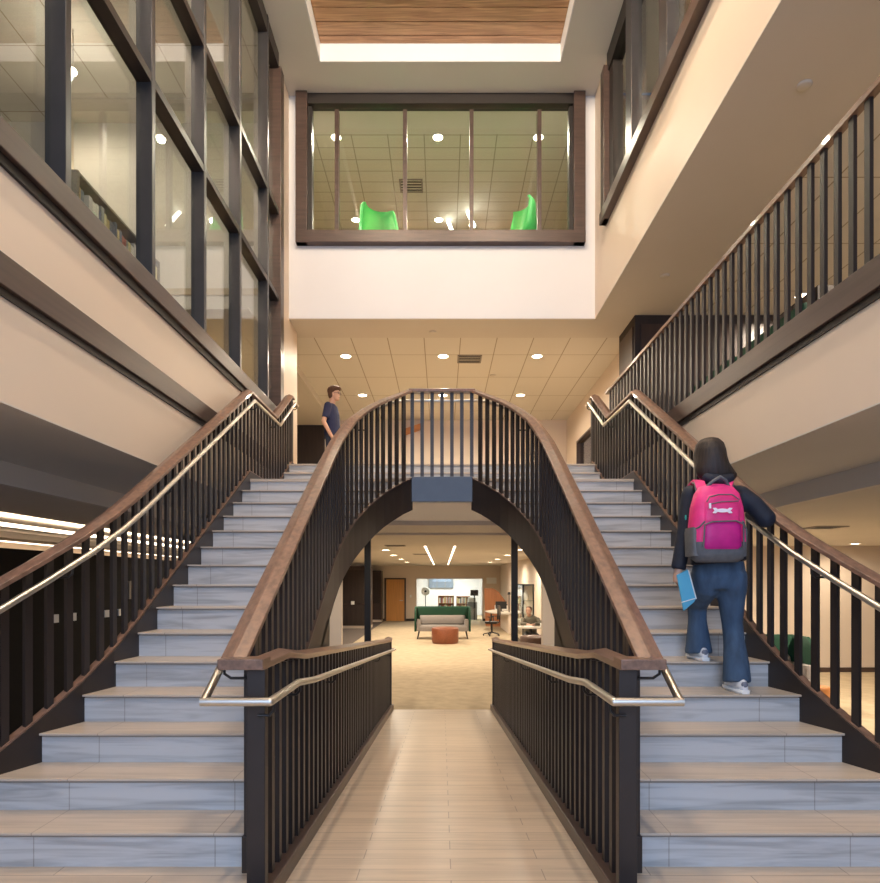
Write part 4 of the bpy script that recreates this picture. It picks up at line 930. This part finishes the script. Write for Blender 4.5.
obj('zipper_pull', MB().box(bx_-.093, bx_-.080, yb-.012, yb-.004, W(.43), W(.462)), 'logo_white', t, .002)
# chest emblem: two interlocked arcs
def arc_band(cx_, cz_, R0, R1, a0, a1, y, n=12):
    inn = []; out = []
    for k in range(n+1):
        a = a0+(a1-a0)*k/n; q = abs(2*k/n-1); r1 = R1; r0 = R0+(R1-R0)*.35*q
        inn.append((cx_+r0*math.cos(a)*1.9, cz_+r0*math.sin(a))); out.append((cx_+r1*math.cos(a)*1.9, cz_+r1*math.sin(a)))
    return MB().prism(inn+out[::-1], 'y', y, y+.004)
L1 = arc_band(bx_-.012, W(.418)+.019, .015, .031, PI*1.04, PI*1.96, yb-.010)
L2 = arc_band(bx_-.012, W(.418)-.019, .015, .031, PI*.96, PI*.04, yb-.0085)
L1.add(L2.v, L2.f)
obj('emblem', L1, 'logo_white', t)
# folder
t = thing('folder', 'light blue folder in the left hand of the climbing person', 'folder', (1.53, 3.93, W(-.1)))
B = MB(); pts = [PX(676.5, 575, 3.93), PX(687.5, 569.5, 3.93), PX(695.5, 599, 3.93), PX(694, 602, 3.93), PX(683.5, 611, 3.93)]
B.prism([(p[0], p[2]) for p in pts], 'y', 3.925, 3.937); obj('cover', B, 'folder_blue', t, .002)
a = PX(681.5, 602.5, 3.92); b = PX(695, 598.5, 3.92); obj('stripe', MB().tube([a, b], .003, 6), 'paper', t)
a = PX(688.3, 570, 3.93); b = PX(696, 599, 3.93); obj('pages', MB().tube([a, b], .005, 6), 'paper', t)

# --- man on the upper floor
mx, my = -1.92, 10.8; z0 = W(UF)
t = thing('person', 'person with brown hair and glasses in a navy polo shirt on the upper floor left', 'person', (mx, my, z0))
f = Vector((.96, -.28, 0)).normalized(); s_ = 1.0
HD = Vector((mx+.05, my, z0+1.63))
B = MB(); head(B, HD, f)
B.tube([HD-Vector((.02, 0, .06)), (mx, my, z0+1.47), (mx-.01, my, z0+1.40)], [.055, .055, .07], 14)
B.limb([(mx-.01, my, z0+1.45, .06, .07), (mx-.01, my, z0+1.38, .09, .18), (mx, my, z0+1.1, .10, .15), (mx, my, z0+.92, .10, .15)])
# near arm hangs, forearm forward
NS = (mx-.03, my-.19, z0+1.38); NE = (mx-.10, my-.22, z0+1.10); NW = (mx+.03, my-.20, z0+.86)
FS = (mx-.01, my+.19, z0+1.38); FE = (mx-.03, my+.23, z0+1.08); FW = (mx+.1, my+.2, z0+.88)
B.tube([NS, NE, NW], [.052, .042, .03], 12); B.tube([FS, FE, FW], [.052, .042, .03], 12)
hand(B, NW, (.5, 0, -.85), (.8, 0, .4), (0, 1, 0), .5); hand(B, FW, (.5, 0, -.85), (.8, 0, .4), (0, -1, 0), .5)
for q in (-.09, .09): B.tube([(mx, my+q, z0+.92), (mx+.01, my+q, z0+.5), (mx-.02, my+q, z0+.08)], [.08, .055, .04], 12)
obj('body', B, 'skin', t, remesh=.008); face_marks(t, HD, f)
B = MB().limb([(mx-.01, my, z0+1.46, .062, .075), (mx-.01, my, z0+1.40, .11, .18), (mx, my, z0+1.25, .135, .19), (mx+.01, my, z0+1.05, .135, .175), (mx, my, z0+.90, .13, .175)], 20)
B.tube([NS, (mx-.075, my-.215, z0+1.17)], [.068, .06], 12); B.tube([FS, (mx-.025, my+.22, z0+1.15)], [.068, .06], 12); B.ell(NS, (.068, .068, .068)); B.ell(FS, (.068, .068, .068))
obj('polo_shirt', B, 'navy_shirt', t, remesh=.012)
B = MB().limb([(mx, my, z0+.98, .125, .165), (mx, my, z0+.85, .125, .17)], 20)
for q in (-.09, .09): B.limb([(mx, my+q, z0+.88, .10, .09), (mx+.01, my+q, z0+.5, .075, .07), (mx-.02, my+q, z0+.04, .07, .065)], 14)
obj('trousers', B, 'dark_jeans', t, remesh=.012)
for q in (-.09, .09): obj('shoe', MB().limb([(mx-.10, my+q, z0+.04, .04, .04), (mx, my+q, z0+.05, .045, .045), (mx+.14, my+q, z0+.035, .035, .04)], 12), 'black_plastic', t)
B = MB(); B.sup([(HD.z+.150, HD.x+.0, HD.y, .03, .03, 2), (HD.z+.140, HD.x+.0, HD.y, .08, .06, 2), (HD.z+.11, HD.x+.0, HD.y, .115, .088, 2), (HD.z+.07, HD.x-.012, HD.y, .118, .092, 2), (HD.z+.045, HD.x-.03, HD.y, .095, .09, 2), (HD.z+.01, HD.x-.05, HD.y, .068, .086, 2), (HD.z-.04, HD.x-.062, HD.y, .048, .075, 2), (HD.z-.075, HD.x-.06, HD.y, .03, .055, 2)])
obj('hair', B, 'hair_brown', t, remesh=.009)
r = Vector((f.y, -f.x, 0)); g0 = HD+f*.098+Vector((0, 0, .006))
B = MB()
for sd in (-1, 1):
    c0 = g0+r*.032*sd; B.tube([c0+r*.025*math.cos(a)+Vector((0, 0, .018*math.sin(a))) for a in [2*PI*j/12 for j in range(13)]], .003, 6)
    B.tube([c0+r*.025*sd, c0+r*.045*sd-f*.10], .003, 6)
obj('glasses', B, 'black_plastic', t)

# --- seated reader, lower level right
sx, sy = 2.44, 17.15; z0 = W(FL)
t = thing('stool', 'black stool under the seated reader', 'stool', (sx, sy, z0))
obj('seat', MB().cyl((sx, sy, z0+.40), .20, .05), 'black_plastic', t); obj('post', MB().cyl((sx, sy, z0), .03, .4), 'black_metal', t); obj('foot', MB().cyl((sx, sy, z0), .2, .02), 'black_metal', t)
t = thing('person', 'person in a taupe shirt sitting at the round table, reading', 'person', (sx, sy, z0))
f = Vector((-.45, -.9, 0)).normalized(); HD = Vector((sx-.06, sy-.14, z0+1.16))
B = MB(); head(B, HD, f)
B.tube([HD-Vector((0, -.03, .07)), (sx-.02, sy-.06, z0+1.0)], [.055, .07], 12)
B.limb([(sx-.02, sy-.06, z0+1.02, .08, .06), (sx, sy-.04, z0+.95, .18, .09), (sx, sy, z0+.7, .15, .10), (sx, sy, z0+.5, .16, .12)])
for sd in (-1, 1):
    S_ = (sx+sd*.19, sy-.05, z0+.94); E_ = (sx+sd*.24, sy-.22, z0+.80); W_ = (sx+sd*.06-.05, sy-.42, z0+.805)
    B.tube([S_, E_, W_], [.05, .04, .028], 12); hand(B, W_, (-.3*sd, -.9, 0), (-sd, 0, .2), (0, 0, -1), .5)
    B.tube([(sx+sd*.09, sy, z0+.5), (sx+sd*.12, sy-.4, z0+.5), (sx+sd*.12, sy-.36, z0+.07)], [.085, .06, .04], 12)
obj('body', B, 'skin', t, remesh=.01); face_marks(t, HD, f)
B = MB().limb([(sx-.02, sy-.06, z0+1.03, .075, .07), (sx, sy-.05, z0+.96, .19, .10), (sx, sy, z0+.75, .18, .13), (sx, sy, z0+.48, .19, .14)], 20)
for sd in (-1, 1): B.tube([(sx+sd*.19, sy-.05, z0+.93), (sx+sd*.25, sy-.22, z0+.81), (sx+sd*.10-.04, sy-.37, z0+.815)], [.065, .055, .045], 12)
obj('shirt', B, 'taupe_shirt', t, remesh=.013)
B = MB()
for sd in (-1, 1): B.tube([(sx+sd*.09, sy+.02, z0+.51), (sx+sd*.12, sy-.4, z0+.51), (sx+sd*.12, sy-.36, z0+.06)], [.10, .078, .06], 12)
obj('trousers', B, 'black_plastic', t, remesh=.013)
for sd in (-1, 1): obj('shoe', MB().limb([(sx+sd*.12, sy-.30, z0+.04, .04, .04), (sx+sd*.12, sy-.55, z0+.03, .035, .03)], 12), 'black_plastic', t)
B = MB().sup([(HD.z+.125, HD.x+.01, HD.y+.02, .03, .04, 2), (HD.z+.10, HD.x+.01, HD.y+.02, .075, .085, 2), (HD.z+.05, HD.x+.015, HD.y+.025, .084, .095, 2), (HD.z, HD.x+.02, HD.y+.05, .08, .07, 2), (HD.z-.04, HD.x+.02, HD.y+.06, .06, .045, 2)])
obj('hair', B, 'hair_brown', t, remesh=.01)
tag(obj('open_book', MB().box(2.18, 2.42, 16.35, 16.6, W(FL)+.772, W(FL)+.785), 'paper', origin=(2.3, 16.47, W(FL)+.772)), 'open white book lying in front of the reader', 'book')
